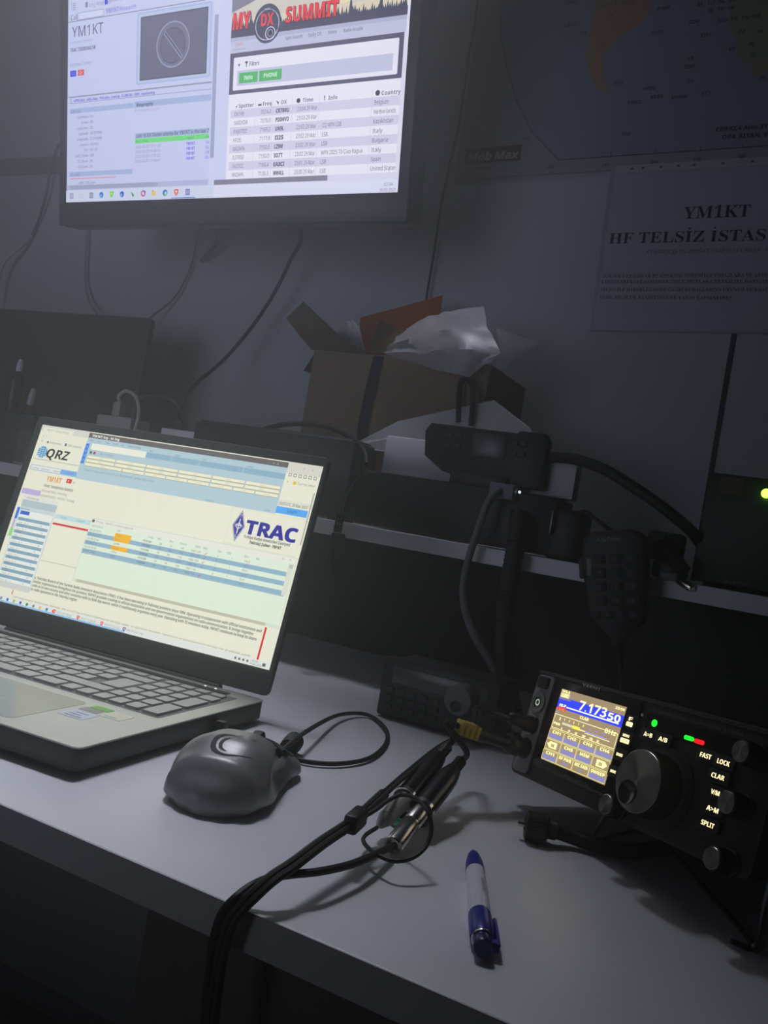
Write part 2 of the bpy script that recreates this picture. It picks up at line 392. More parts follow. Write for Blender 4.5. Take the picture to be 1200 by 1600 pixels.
for x, r, hh in ((1034, 'MY', 68), (1317, 'SUMMIT', 60)):
    ww = 96 if r == 'MY' else 266
    for dx, dy, cc, bb in ((3, 4, (70, 20, 40), 4), (0, 0, (150, 22, 40), 4.5), (0, 0, (246, 34, 50), 2.2)): s.text(x + dx, 371 + dy, r, hh, cc, w=ww, bold=bb)
s.disc(1222, 364, 73, (58, 60, 90), 80, 32)
s.ring(1222, 368, 64, 4, (222, 224, 250)); s.ring(1240, 404, 27, 4, (214, 216, 246)); s.ring(1240, 404, 15, 3, (150, 150, 190)); s.disc(1240, 404, 7, (20, 20, 40))
s.text(1188, 372, 'DX', 50, (244, 34, 50), w=66, bold=2.4); s.text(1204, 308, 'MY DX', 7, (214, 216, 246))
for x, tt, ww in ((1321, 'Spot Search', 88), (1440, 'Daily DX', 66), (1540, 'News', 40), (1614, 'Radio Arcade', 92)): s.text(x, 440, tt, 14, (122, 124, 156), w=ww, bold=.5)
s.text(1054, 438, 'Spots', 12, (236, 70, 100), w=40); s.rect(1040, 452, 1110, 455, (160, 162, 196), 1)
s.rect(1026, 468, 1902, 640, (84, 84, 112)); s.poly(rrect(1047, 487, 1880, 624, 5), (238, 238, 254), 0)
s.text(1071, 528, '+', 18, (60, 62, 92), bold=1.5); s.poly([(1108, 508), (1128, 508), (1120, 518), (1120, 530), (1116, 530), (1116, 518)], (60, 62, 92)); s.text(1135, 528, 'Filters', 17, (80, 82, 112), w=54, bold=.6)
s.rect(1069, 543, 1857, 607, (200, 203, 232)); s.rect(1080, 553, 1182, 597, (72, 186, 96)); s.rect(1191, 553, 1311, 597, (72, 186, 96))
s.text(1131, 584, '7MHz', 17, (220, 250, 232), w=50, bold=.8, align='CENTER'); s.text(1251, 583, 'PHONE', 17, (220, 250, 232), w=72, bold=.8, align='CENTER')
s.rect(1032, 640, 1904, 1001, (240, 240, 255))
for x, tt in ((1086, 'Spotter'), (1218, 'Freq.'), (1316, 'DX'), (1428, 'Time'), (1558, 'Info'), (1814, 'Country')): s.text(x, 699, tt, 16, (96, 98, 130), bold=.6)
s.poly([(1064, 690), (1072, 698), (1084, 680), (1072, 692)], (50, 52, 80)); s.rect(1192, 690, 1210, 698, (50, 52, 80), 1); s.poly([(1288, 682), (1304, 690), (1300, 700)], (50, 52, 80)); s.disc(1406, 691, 10, (50, 52, 80)); s.rect(1536, 680, 1541, 692, (50, 52, 80), 1); s.rect(1536, 695, 1541, 699, (50, 52, 80), 1); s.disc(1796, 689, 11, (50, 52, 80))
tab = [('ON7HB', '7074.0', 'CR7BRU', '23:04 29 Mar', '', 'Belgium'), ('SM0IXGM', '7076.0', 'PD0WVO', '23:03 29 Mar', '', 'Netherlands'), ('PAJ0TEE', '7169.2', 'UN9L', '23:03 29 Mar', 'CQ WPX LSB', 'Kazakhstan'),
       ('KF2E', '7177.9', 'II2S', '23:02 29 Mar', 'LSB', 'Italy'), ('WK2AHN', '7192.0', 'LZ9W', '23:02 29 Mar', 'LSB', 'Bulgaria'), ('IU7RSE', '7150.0', 'IO7T', '23:02 29 Mar', 'WPX 2025 73 Ciao Ragua', 'Italy'),
       ('SV2TCC', '7166.4', 'EA3CI', '23:01 29 Mar', 'LSB', 'Spain'), ('WK2AHN', '7130.3', 'WW4LL', '23:00 29 Mar', 'LSB', 'United States')]
for k, r in enumerate(tab):
    y = 705 + k * 37
    if k % 2 == 0: s.rect(1040, y, 1904, y + 37, (214, 215, 240))
    for x, tt, al in ((1062, r[0], 'LEFT'), (1264, r[1], 'RIGHT'), (1290, r[2], 'LEFT'), (1402, r[3], 'LEFT'), (1536, r[4], 'LEFT'), (1784, r[5], 'LEFT')):
        if tt: s.text(x, y + 28, tt, 17, (74, 76, 108) if x != 1290 else (48, 50, 82), bold=.3 if x != 1290 else 1, align=al, w=len(tt) * {1062: 10.6, 1290: 11.6, 1402: 8.6}.get(x, 9.3))
for x in (1177, 1273, 1376, 1513, 1771): s.rect(x, 672, x + 2, 1001, (206, 207, 234), 1)
s.rect(960, 1002, 1576, 1024, (128, 128, 150)); s.rect(1576, 1002, 1920, 1024, (222, 223, 246)); s.rect(1902, 468, 1920, 1002, (226, 227, 248))
# taskbar
s.rect(0, 1025, 960, 1080, (212, 220, 244)); s.rect(960, 1026, 1920, 1080, (226, 228, 252))
cols = [(150, 155, 185), (190, 196, 225), (110, 130, 150), (30, 110, 225), (110, 214, 60), (60, 80, 225), (50, 150, 70), (210, 70, 120), (235, 205, 110), (20, 130, 190), (236, 80, 64), (90, 86, 176)]
for k, cc in enumerate(cols):
    x = 39 + k * 69.6
    if k in (0, 2, 11):
        s.rect(x - 13, 1037, x + 13, 1064, cc, 1)
        for q in range(3): s.rect(x - 9 + q * 7, 1041, x - 6 + q * 7, 1060, (210, 216, 244), 1)
    elif k == 1: s.border(x - 13, 1042, x + 13, 1060, 3, cc)
    elif k == 4: s.poly([(x - 14, 1036), (x + 14, 1036), (x + 9, 1056), (x, 1066), (x - 9, 1056)], cc); s.disc(x, 1046, 5, (240, 240, 90))
    elif k == 6: s.poly([(x - 12, 1038), (x + 12, 1056), (x + 2, 1066)], cc)
    elif k == 7: s.ring(x, 1050, 15, 7, cc); s.disc(x + 10, 1044, 6, (60, 90, 220))
    elif k == 8: s.rect(x - 14, 1042, x + 12, 1062, cc, 1); s.rect(x - 14, 1037, x - 2, 1044, (220, 180, 80), 1)
    elif k == 9: s.disc(x, 1051, 15, cc); s.disc(x + 4, 1056, 8, (110, 220, 150)); s.disc(x + 3, 1050, 5, (226, 232, 252))
    elif k == 10: s.poly([(x - 13, 1036), (x + 13, 1036), (x + 12, 1054), (x, 1068), (x - 12, 1054)], cc); s.poly([(x - 7, 1042), (x + 7, 1042), (x, 1060)], (246, 220, 226))
    else: s.disc(x, 1050, 14, cc); s.disc(x - 4, 1054, 7, (90, 200, 240))
s.rect(705, 1074, 850, 1078, (60, 120, 220), 1)
s.text(1896, 1054, '02:04', 12, (110, 112, 146), align='RIGHT'); s.text(1912, 1076, '30.03.2025', 12, (110, 112, 146), w=76, align='RIGHT')
s.build('display', mon, 1.08)

# ------------------------------------------------------------------ laptop
yl = .0752; ul = V((math.cos(yl), math.sin(yl), 0)); vl = V((-math.sin(yl), math.cos(yl), 0))
Lc = V((-.3983, .4252, DZ)) - ul * .1795 + vl * .1199
Ml = frame(Lc, ul, vl)
lap = thing('laptop', 'open silver laptop on the desk showing a bright web page under log windows', 'laptop', Ml)
deck_m = mat('brushed_silver_deck', (200, 201, 193), .38, metal=.55, noise=.03, nscale=120)
lid_m = mat('lid_bezel_with_glare', (86, 92, 90), .5, noise=.05, nscale=200)  # black bezel, its colour lightened to carry the glare around the screen
DT = .0199
b = new(); prism(b, rrect(-.1790, -.1194, .1790, .1194, .006), .0035, DT - .0012, bev=.001)
for x in (-.14, .14):
    for y in (-.1, .1): bbox(b, (x - .02, y - .004, 0), (x + .02, y + .004, .004), .001)
link('base', b, mat('dark_silver_side', (74, 76, 76), .5, metal=.3), lap)
b = new(); prism(b, rrect(-.1795, -.1199, .1795, .1199, .006), DT - .0012, DT, bev=.0004, seg=1); link('keyboard_deck', b, deck_m, lap)
b = new(); prism(b, rrect(-.161, -.0155, .1635, .0985, .003), DT - .0003, DT + .0002); link('keyboard_well', b, mat('dark_silver_well', (112, 114, 112), .5, metal=.4), lap, 0)
b = new(); prism(b, rrect(-.012, -.107, .108, -.028, .006), DT - .0004, DT + .00015); link('touchpad', b, mat('glassy_touchpad', (158, 161, 156), .16, metal=.5, noise=.01), lap, 0)
b = new(); bbox(b, (-.15, .100, DT), (.15, .108, DT + .0007), .0003); link('speaker_grille', b, dark_pl, lap, 0)
key_m = mat('silver_key', (176, 178, 172), .5, metal=.35, noise=.03, nscale=300); legend = mat('white_key_legend', (235, 235, 230), .5)
def key(x0, y0, x1, y1, ch=None):
    z0, z1 = DT + .0002, DT + .0021
    b = new(); o = .0007
    lo = [b.verts.new((x, y, z0)) for x, y in rrect(x0, y0, x1, y1, .0015, 3)]; hi = [b.verts.new((x, y, z1)) for x, y in rrect(x0 + o, y0 + o, x1 - o, y1 - o, .0013, 3)]
    for i in range(len(lo)): j = (i + 1) % len(lo); b.faces.new((lo[i], lo[j], hi[j], hi[i]))
    b.faces.new(hi)
    if ch:
        tb = text_bm(ch, .0022, align='CENTER', res=1); absorb(b, tb, Matrix.Translation(((x0 + x1) / 2 - .002, (y0 + y1) / 2 + .001, z1 + .00004)), 1)
    link('key', b, [key_m, legend], lap)
rowsY = [(-.0125, .0035), (.0065, .0215), (.0250, .0400), (.0435, .0585), (.0620, .0770), (.0810, .0910)]
def run(r, xs, x0, pitch, wd=.0145):
    y0, y1 = rowsY[r]
    for i, ch in enumerate(xs): key(x0 + i * pitch, y0, x0 + i * pitch + wd, y1, ch)
y0, y1 = rowsY[0]
for x0, x1, ch in ((-.158, -.138, None), (-.136, -.1215, None), (-.119, -.1045, None), (-.102, -.0875, None), (-.085, .0125, None), (.0150, .0325, None), (.0350, .0600, None), (.0635, .0770, '<'), (.0795, .0930, '>'), (.0960, .1095, '0'), (.1120, .1255, None), (.1280, .1415, '.')): key(x0, y0, x1, y1, ch)
key(.1445, -.0125, .1605, .0215)
key(-.158, rowsY[1][0], -.132, rowsY[1][1]); run(1, 'ZXCVBNMÖÇ.', -.1295, .0168); key(.0385, rowsY[1][0], .0930, rowsY[1][1])
key(-.158, rowsY[2][0], -.126, rowsY[2][1]); run(2, 'ASDFGHJKLŞİ', -.1235, .0168); 
key(-.158, rowsY[3][0], -.135, rowsY[3][1]); run(3, 'QWERTYUIOPĞÜ', -.1325, .0168)
key(.0720, rowsY[2][0], .0930, rowsY[3][1])
run(4, '"1234567890*-', -.158, .0168); key(.0610, rowsY[4][0], .0930, rowsY[4][1])
run(5, [None] * 15, -.158, .0168, .0140)
for r, ks in ((1, '123'), (2, '456'), (3, '789'), (4, '//*')): run(r, ks, .0960, .0160, .0135)
key(.1445, rowsY[2][0], .1605, rowsY[3][1]); key(.1445, rowsY[4][0], .1605, rowsY[4][1], '-'); run(5, [None] * 4, .0960, .0160, .0135)
# stickers
def sticker(x0, y0, x1, y1, m, lab, marks=()):
    b = new(); prism(b, rrect(x0, y0, x1, y1, .001), DT, DT + .00018)
    for (a, c, d, e) in marks: bbox(b, (a, c, DT + .00015), (d, e, DT + .00022), mi=1)
    tag(link('sticker', b, [m, mat('sticker_print', (120, 124, 134), .5)], lap, 0), lab)
sticker(.1145, -.0690, .1365, -.0500, mat('pale_blue_sticker', (205, 212, 226), .4), 'pale blue square sticker', [(.118, -.066, .133, -.0645), (.118, -.061, .128, -.0595), (.120, -.056, .131, -.0545)])
sticker(.1345, -.0480, .1530, -.0300, mat('cream_sticker', (228, 222, 200), .45), 'cream square sticker', [(.137, -.045, .147, -.044)])
sticker(.1140, -.0470, .1310, -.0375, mat('grey_sticker', (150, 154, 150), .4), 'grey strip sticker')
sticker(.1160, -.0365, .1330, -.0280, mat('green_sticker', (128, 190, 70), .4), 'green strip sticker')
b = new()
for x in (.120, .131): bbox(b, (x, .1105, DT), (x + .0016, .112, DT + .0006))
link('indicator_light', b, mat('white_led', (230, 240, 240), .4, emit=(225, 240, 240), estr=1.2), lap, 0)
# lid
lid_a = 1.3704; wv = V((0, math.cos(lid_a), math.sin(lid_a)))
Mlid = Matrix.Translation((0, .1199, DT)) @ frame((0, 0, 0), (1, 0, 0), wv)
SWl, SHl, chin = .3442, .1936, .0259
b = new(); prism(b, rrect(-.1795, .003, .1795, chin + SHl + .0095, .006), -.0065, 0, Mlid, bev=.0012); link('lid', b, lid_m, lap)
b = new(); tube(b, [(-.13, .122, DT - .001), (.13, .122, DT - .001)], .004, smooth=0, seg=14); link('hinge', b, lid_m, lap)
s = Screen(SWl, SHl, 1920, 1080)
W1 = (232, 232, 212); W2 = (222, 236, 216); B1 = (178, 203, 212); B2 = (143, 179, 200); T1 = (110, 112, 104)
s.rect(0, 0, 1920, 1080, W1)
s.rect(0, 0, 372, 40, (214, 214, 206)); s.rect(20, 12, 250, 40, W1); s.text(46, 34, 'YM1KT - Callsign lookup', 12, (150, 150, 142), w=170); s.rect(1714, 0, 1920, 60, (216, 214, 204))
s.text(28, 75, '<   >', 14, (150, 150, 142)); s.text(30, 108, '=', 16, T1); s.disc(82, 103, 7, (60, 130, 90)); s.text(98, 109, 'Documents', 12, T1); s.rect(212, 94, 228, 110, (90, 110, 140), 1); s.text(236, 109, 'QRZ Logbook', 12, T1)
for k in range(6): s.rect(30, 142 + k * 9, 92, 148 + k * 9, (60, 150, 200), 1)
for k in range(3): s.rect(36 + k * 22, 138, 40 + k * 22, 200, (232, 232, 212), 1)
s.disc(66, 168, 36, (50, 142, 196)); 
for k in range(5): s.rect(30, 144 + k * 12, 103, 147 + k * 12, (200, 224, 226), 1)
for k in range(3): s.rect(45 + k * 20, 134, 48 + k * 20, 202, (200, 224, 226), 1)
for dx, bb, cc in ((2, 2, (150, 160, 150)), (0, 2.2, (36, 40, 40))): s.text(100 + dx, 196, 'QRZ', 55, cc, w=172, bold=bb, shear=.12)
s.rect(16, 212, 374, 218, (196, 196, 176)); s.rect(14, 252, 374, 286, (164, 190, 214)); s.rect(20, 256, 246, 281, (232, 232, 226)); s.rect(248, 256, 374, 281, (112, 172, 232))
for x, tt in ((30, 'Lookup'), (100, 'Database'), (186, 'Logbook'), (290, 'Forums')): s.text(x, 275, tt, 11, (110, 120, 130))
s.text(163, 338, 'YM1KT', 32, (226, 150, 40), w=112, bold=1.6); s.rect(311, 302, 350, 328, (214, 40, 40), 1); s.disc(327, 315, 7, (240, 200, 195)); s.disc(330, 315, 5, (214, 40, 40)); s.text(358, 326, 'TR', 11, T1)
s.text(158, 374, 'TRAC TEKIRDAG SUBESI', 15, T1, w=222, bold=.7); s.text(156, 404, 'Hurriyet Mah. Tekirdag', 14, T1, w=190); s.text(156, 434, 'Grid KN30SX - 59100, Turkey', 14, T1, w=258)
s.rect(10, 402, 154, 436, (188, 176, 220)); s.rect(20, 520, 40, 590, (40, 120, 220), 1); s.rect(20, 590, 36, 650, (184, 176, 220), 1); s.rect(16, 650, 40, 700, (150, 214, 130), 1)
s.rect(311, 517, 575, 545, (190, 220, 222)); s.text(360, 537, 'Detail', 11, (110, 150, 160)); s.text(470, 537, 'Logbook', 11, (110, 150, 160)); s.rect(311, 570, 576, 581, (206, 22, 34), 1)
s.border(306, 582, 600, 800, 2, (200, 200, 180)); s.rect(306, 796, 600, 799, (186, 186, 168), 1)
# small list window
s.rect(40, 440, 305, 470, (224, 226, 216)); s.text(62, 462, 'ID2-timer log', 11, T1); s.rect(40, 470, 305, 512, (176, 194, 200)); s.rect(40, 512, 305, 990, (200, 214, 216)); s.text(48, 530, 'Bandmap', 11, T1); s.rect(46, 536, 298, 962, (232, 236, 228))
s.rect(52, 538, 122, 560, (52, 100, 200), 1); s.rect(44, 962, 305, 996, (206, 208, 202))
for k in range(10):
    y = 578 + k * 38.6; s.rect(50, y, 292, y + 19, (132, 168, 186)); s.text(58, y + 36, '7%03d.%d   59   %d' % (20 + k * 17, k % 10, 3 + k), 9, (130, 136, 136)); s.rect(230 + (k * 23) % 40, y + 27, 240 + (k * 23) % 40, y + 31, (150, 150, 150), 1); s.text(60, y + 15, 'TA%dABC' % (k % 9), 9, (96, 128, 146))
# log window on top
s.rect(368, 6, 1716, 292, B1); s.rect(368, 6, 1716, 36, (104, 100, 100)); s.text(392, 29, 'YM1KT log - kt log', 14, (238, 236, 230), w=200, bold=.9); s.text(1600, 28, '-   o   x', 14, (200, 200, 196))
for k, tt in enumerate(('File', 'Edit', 'View', 'Tools', 'Log', 'Reports', 'Help')): s.text(388 + k * 56, 57, tt, 11, (96, 120, 134))
s.rect(368, 74, 392, 196, (36, 118, 226)); 
for k in range(4): s.rect(374, 84 + k * 28, 386, 100 + k * 28, (110, 170, 240), 1)
s.rect(410, 68, 804, 106, (238, 238, 222)); s.rect(806, 70, 980, 102, B2); s.rect(986, 70, 1166, 102, B2); s.rect(1172, 70, 1452, 102, B2); s.rect(1458, 70, 1716, 102, B2)
for x, tt in ((822, 'RST'), (1000, 'Name'), (1186, 'QTH'), (1470, 'Locator')): s.text(x, 66, tt, 9, (84, 100, 110))
s.text(1390, 96, '[ ]', 18, (110, 150, 176))
s.disc(420, 124, 9, (50, 130, 70)); s.disc(447, 124, 9, (190, 50, 60)); s.text(490, 130, 'RX: 7.173.50', 12, (100, 120, 130))
for r in range(3):
    y = 142 + r * 23
    xs = [(404, 610), (616, 826), (832, 1048), (1054, 1272), (1278, 1486), (1492, 1706)] if r < 2 else [(404, 672), (678, 830), (836, 978), (984, 1126), (1132, 1270), (1276, 1420), (1426, 1560), (1566, 1706)]
    for x0, x1 in xs: s.rect(x0, y, x1, y + 20, (160, 158, 128), 1); s.rect(x0 + 1, y + 1, x1 - 1, y + 17, (240, 236, 206)); s.text((x0 + x1) / 2, y + 13, 'F%d CQ' % (r * 3 + 1 + x0 // 300), 7, (150, 146, 116), align='CENTER')
s.text(414, 237, 'Elevation: max, Azim: 14.1, 57.3 km  Grid KN30SX  29 Mar 2025  02 04', 11, (96, 124, 138), w=500); s.text(1277, 289, '23:04:02', 10, (96, 124, 138)); s.text(1650, 286, '02:04', 10, (96, 124, 138))
# right edge of the page behind
for k in range(6): s.border(1734 + k * 30, 62, 1752 + k * 30, 80, 3, (110, 112, 106))
for k in range(3): s.text(1760 + k * 52, 34, '-ox'[k], 14, (150, 146, 140))
s.text(1735, 118, '+', 14, T1); s.disc(1782, 112, 10, (232, 190, 40)); s.text(1798, 119, 'Tum Yer Imleri', 13, T1, w=106)
s.rect(1716, 212, 1920, 238, (222, 222, 206)); s.text(1722, 240, '23:03 UTC 29 Mar 2025', 16, (70, 70, 64), w=172); s.rect(1716, 248, 1902, 286, (86, 170, 240)); s.text(1812, 273, 'Login', 16, (30, 60, 120), align='CENTER')
s.rect(1906, 150, 1914, 430, (176, 176, 164), 1)
# society logo
s.border(1460, 296, 1896, 496, 2, (214, 214, 196))
dm = lambda k: [(1523, 391 - 78 * k), (1523 + 34 * k, 391), (1523, 391 + 78 * k), (1523 - 34 * k, 391)]
s.poly(dm(1.12), (40, 40, 130)); s.poly(dm(1.04), (236, 236, 222)); s.poly(dm(.97), (44, 40, 150))
s.rect(1520, 352, 1526, 432, (236, 236, 226), 1); s.rect(1508, 384, 1538, 389, (236, 236, 226), 1); s.ring(1523, 391, 16, 4, (236, 236, 226)); s.text(1523, 345, 'T', 16, (236, 236, 226), align='CENTER'); s.text(1505, 397, 'R', 15, (236, 236, 226), align='CENTER'); s.text(1541, 397, 'A', 15, (236, 236, 226), align='CENTER'); s.text(1523, 452, 'C', 16, (236, 236, 226), align='CENTER')
s.text(1566, 424, 'TRAC', 72, (44, 40, 150), w=312, bold=5)
s.text(1572, 448, 'Türkiye Radyo Amatörleri Cemiyeti', 15, (60, 60, 66), w=280, bold=.7); s.text(1614, 473, 'Tekirdağ Şubesi - YM1KT', 15, (40, 40, 46), w=194, bold=1, shear=.15)
# log table window
s.rect(574, 500, 1912, 872, W2); s.border(574, 500, 1912, 872, 2, (190, 200, 186)); s.rect(576, 502, 1910, 532, (232, 232, 220)); s.rect(582, 508, 600, 524, (90, 92, 90), 1); s.text(612, 523, 'KT log - YM1KT, contest logbook', 12, (140, 142, 134), w=260)
s.text(1792, 522, '-      o      x', 14, (150, 150, 142))
for x, tt in ((590, '2025-03-29'), (770, 'Call'), (990, 'Freq'), (1050, 'RST'), (1130, 'Rcv'), (1200, 'Name'), (1300, 'QSO'), (1350, 'Mgr'), (1444, 'Via'), (1500, 'QSL'), (1610, 'Km'), (1680, 'Op')): s.text(x, 549, tt, 11, (110, 114, 108))
for k in range(6):
    y = 557 + k * 24.4
    if k % 2: s.rect(578, y, 1892, y + 24, B2)
    s.text(586, y + 18, '03-29 2%d:%02d' % (k % 4, 7 * k + 10), 11, (88, 96, 100)); s.text(960, y + 18, '7173.50', 11, (88, 96, 100), bold=.5)
    for x, tt in ((1070, '59'), (1140, '59'), (1210, '%d' % (147 + 13 * k)), (1278, '%d %d' % (1083 + k, 120 + 9 * k)), (1448, '2'), (1536, '1'), (1616, 'TA1%s' % 'ETYFIZ'[k])): s.text(x, y + 18, tt, 11, (96, 104, 108))
    if k != 4: s.poly([(1364, y + 12), (1371, y + 17), (1386, y + 3), (1372, y + 22)], (206, 40, 60))
for y, tt in ((558, 'YL2KF'), (582, 'DL5XX'), (631, 'OM3R')): s.rect(766, y, 878, y + 24, (244, 182, 20)); s.text(776, y + 17, tt, 10, (170, 120, 10))
for y, tt in ((606, 'LZ9W'), (655, 'S57G'), (680, 'IO5O')): s.text(776, y + 17, tt, 11, (88, 96, 100))
s.rect(578, 704, 1892, 707, (110, 150, 170), 1); s.rect(1876, 536, 1906, 702, (218, 222, 208)); s.rect(1880, 540, 1902, 560, (190, 192, 180), 1)
s.rect(580, 856, 1908, 872, (214, 224, 206)); s.rect(602, 856, 1834, 872, (190, 190, 168))
para = ['y, Tekirdağ Branch of the Turkish Radio Amateurs Association (TRAC), it has been operating in Tekirdağ province since 1994. Operating in cooperation with official institutions and',
        'similar organizations throughout the province, YM1KT provides training to official institutions and non-governmental organizations on radio communication. It brings together',
        'radio in its own country and other countries with its field day events, which it traditionally organizes every year. Operating with 72 members today, YM1KT continues to keep its doors',
        'to radio operators in the Tekirdağ region.']
for k, (tt, w_) in enumerate(zip(para, (1512, 1472, 1496, 340))): s.text(312, 909 + k * 22.5, tt, 15, (52, 52, 48), w=w_, bold=.45)
s.rect(1838, 878, 1849, 1046, (212, 24, 30), 1); s.rect(188, 1000, 194, 1026, (200, 60, 50), 1)
s.text(202, 1040, 'Tekirdağ Amatör Radyocular Derneği, afet ve acil durumlarda haberleşme desteği sağlar ve eğitimler düzenler. Üyelerimiz ve gönüllülerimizle birlikte her yıl etkinlik yapılır', 10, (120, 120, 112), w=1600)
s.rect(0, 1044, 1920, 1080, (224, 228, 222)); s.rect(0, 1070, 1020, 1080, (150, 196, 230))
for k, cc in enumerate([(140, 146, 160), (50, 110, 210), (150, 200, 50), (80, 90, 200), (60, 140, 70), (150, 140, 130), (230, 190, 90), (20, 140, 170), (230, 80, 64)]): s.disc(123 + k * 49, 1060, 9, cc, 9, 12)
for x, tt in ((520, 'YM1KT Bilgi'), (692, 'YM1KT Logbook'), (858, 'YM1KT Cluster'), (1010, 'YM1KT kt log')):
    cc = (230, 80, 64) if x < 900 else (110, 100, 150)
    s.poly([(x - 10, 1050), (x + 10, 1050), (x + 9, 1064), (x, 1073), (x - 9, 1064)], cc); s.disc(x, 1059, 4, (240, 220, 214)); s.text(x + 16, 1066, tt, 11, (160, 140, 140), w=110)
for k in range(4): s.rect(1712 + k * 24, 1056, 1724 + k * 24, 1068, (110, 112, 110), 1)
s.text(1815, 1060, '02:04', 10, (100, 102, 100)); s.text(1806, 1075, '30.03.2025', 10, (100, 102, 100)); s.rect(1878, 1054, 1896, 1070, (90, 94, 100), 1)
s.build('display', lap, 1.12, Mlid @ Matrix.Translation((.0031, chin + SHl / 2, .0004)))

# ------------------------------------------------------------------ mouse
mh = math.radians(106)
Mmo = frame((-.327, .500, DZ), (math.cos(mh), math.sin(mh), 0), (-math.sin(mh), math.cos(mh), 0))   # local x runs from the palm end to the cable end
mouse = thing('computer_mouse', 'dark grey curved computer mouse with a claw emblem on the white desk', 'mouse', Mmo)
LM = .126
def interp(tbl, t):
    for (a, x), (b_, y) in zip(tbl, tbl[1:]):
        if t <= b_: k = (t - a) / (b_ - a); k = k * k * (3 - 2 * k); return x + (y - x) * k
    return tbl[-1][1]
HW = [(0, .004), (.03, .0175), (.12, .0305), (.3, .0355), (.5, .0325), (.7, .0310), (.88, .0330), (.97, .0300), (1, .026)]
HT = [(0, .012), (.04, .0195), (.15, .0325), (.33, .0405), (.5, .0390), (.7, .0300), (.88, .0195), (1, .0125)]
def mpoint(t, a, inset=0):
    """t along the mouse, a: 0 right rim .. 1 left rim over the top"""
    th = PI * a; hw = interp(HW, t) - inset; h = interp(HT, t) - inset
    c, s_ = math.cos(th), math.sin(th); e = .72
    y = -hw * math.copysign(abs(c) ** e, c); z = .0055 + (h - .0055) * abs(s_) ** .85
    if a < .2 and .25 < t < .75: y += .006 * math.sin(PI * (t - .25) / .5) * math.sin(PI * a / .2)   # thumb hollow
    return V(((t - .5) * LM, y, z))
def mpatch(t0, t1, a0, a1, nt, na, off=0):
    return [[mpoint(t0 + (t1 - t0) * i / nt, a0 + (a1 - a0) * j / na, -off) for j in range(na + 1)] for i in range(nt + 1)]
mm = mat('matt_dark_mouse_shell', (126, 129, 131), .34, noise=.05, nscale=300, spec=.6)
b = new(); rows = []
for i in range(33):
    t_ = i / 32; r = [mpoint(t_, j / 24) for j in range(25)]
    r = [V((r[0].x, r[0].y * .82, .0012))] + r + [V((r[-1].x, r[-1].y * .82, .0012))]
    rows.append([b.verts.new(p) for p in r])
for A, B in zip(rows, rows[1:]):
    for j in range(len(A)): k = (j + 1) % len(A); b.faces.new((A[j], A[k], B[k], B[j]))
b.faces.new(rows[0]); b.faces.new(rows[-1][::-1]); bmesh.ops.recalc_face_normals(b, faces=b.faces[:])
link('shell', b, mm, mouse, 60)
for a0, a1, nm in ((.26, .485, 'left_button'), (.515, .74, 'right_button')):
    b = new(); sheet(b, mpatch(.60, .995, a0, a1, 10, 8, .0011), .0012); link(nm, b, mm, mouse, 60)
for t0, t1 in ((.46, .58), (.60, .72)):
    b = new(); sheet(b, mpatch(t0, t1, .20, .27, 4, 3, .0012), .0014); link('side_button', b, black_pl, mouse)
b = new(); lathe(b, [(.004, -.0035), (.0095, -.003), (.0098, 0), (.0095, .003), (.004, .0035)], Matrix.Translation((.038, 0, .0215)) @ Matrix.Rotation(PI / 2, 4, 'X'), 24); link('scroll_wheel', b, black_soft, mouse)
b = new()    # claw emblem: crescent strokes lying on the hump
def onshell(x, y):
    t_ = x / LM + .5; hw = interp(HW, t_); a = .5
    lo, hi = .02, .98
    for _ in range(24):
        a = (lo + hi) / 2
        if mpoint(t_, a).y < y: lo = a
        else: hi = a
    p = mpoint(t_, a); return p + V((0, 0, .0003))
def stroke(pts, wmax):
    L_, R_ = [], []
    for i, (x, y) in enumerate(pts):
        q = pts[min(i + 1, len(pts) - 1)]; o_ = pts[max(i - 1, 0)]; d_ = V((q[0] - o_[0], q[1] - o_[1])).normalized(); wd_ = wmax * math.sin(PI * (i + .15) / (len(pts) - .7))
        L_.append(onshell(x - d_.y * wd_, y + d_.x * wd_)); R_.append(onshell(x + d_.y * wd_, y - d_.x * wd_))
    sheet(b, [L_, R_], .0003)
cx, cy = -.030, -.002
arc = lambda r_, a0, a1, n_, k_=1: [(cx + r_ * math.cos(math.radians(a0 + (a1 - a0) * i / n_)), cy + k_ * r_ * math.sin(math.radians(a0 + (a1 - a0) * i / n_))) for i in range(n_ + 1)]
stroke(arc(.0105, -35, 215, 16) + [(cx - .0062, cy - .0125), (cx - .0035, cy - .0185)], .0017)
stroke([(x - .001, y) for x, y in arc(.0055, 10, 190, 10)], .0012)
stroke([(cx + .012 + .0012 * i, cy - .001 - .0010 * i) for i in range(4)], .0006); stroke([(cx + .012 + .001 * i, cy - .010 - .0012 * i) for i in range(4)], .0005)
link('emblem', b, mat('dark_emblem', (38, 40, 48), .4), mouse)
im = Mmo.inverted()
b = new(); pts = [(436, 1182, .765), (447, 1168, .766), (480, 1142, .766), (530, 1117, .757), (575, 1117, .753), (603, 1140, .753), (602, 1163, .753), (578, 1184, .753), (535, 1193, .753), (485, 1191, .753), (440, 1180, .753), (405, 1166, .756), (380, 1153, .757), (352, 1141, .757)]
tube(b, [im @ Pz(*p) for p in pts], .0019, seg=8); link('cable', b, black_soft, mouse)
b = new(); lathe(b, [(.003, -.008), (.0075, -.007), (.008, 0), (.0075, .007), (.003, .008)], im @ axis(Pz(456, 1163, .758), Pz(462, 1156, .760)), 16); link('cable_wrap', b, black_soft, mouse)
b = new(); p, q = Pz(352, 1141, .757), Pz(300, 1126, .7585)
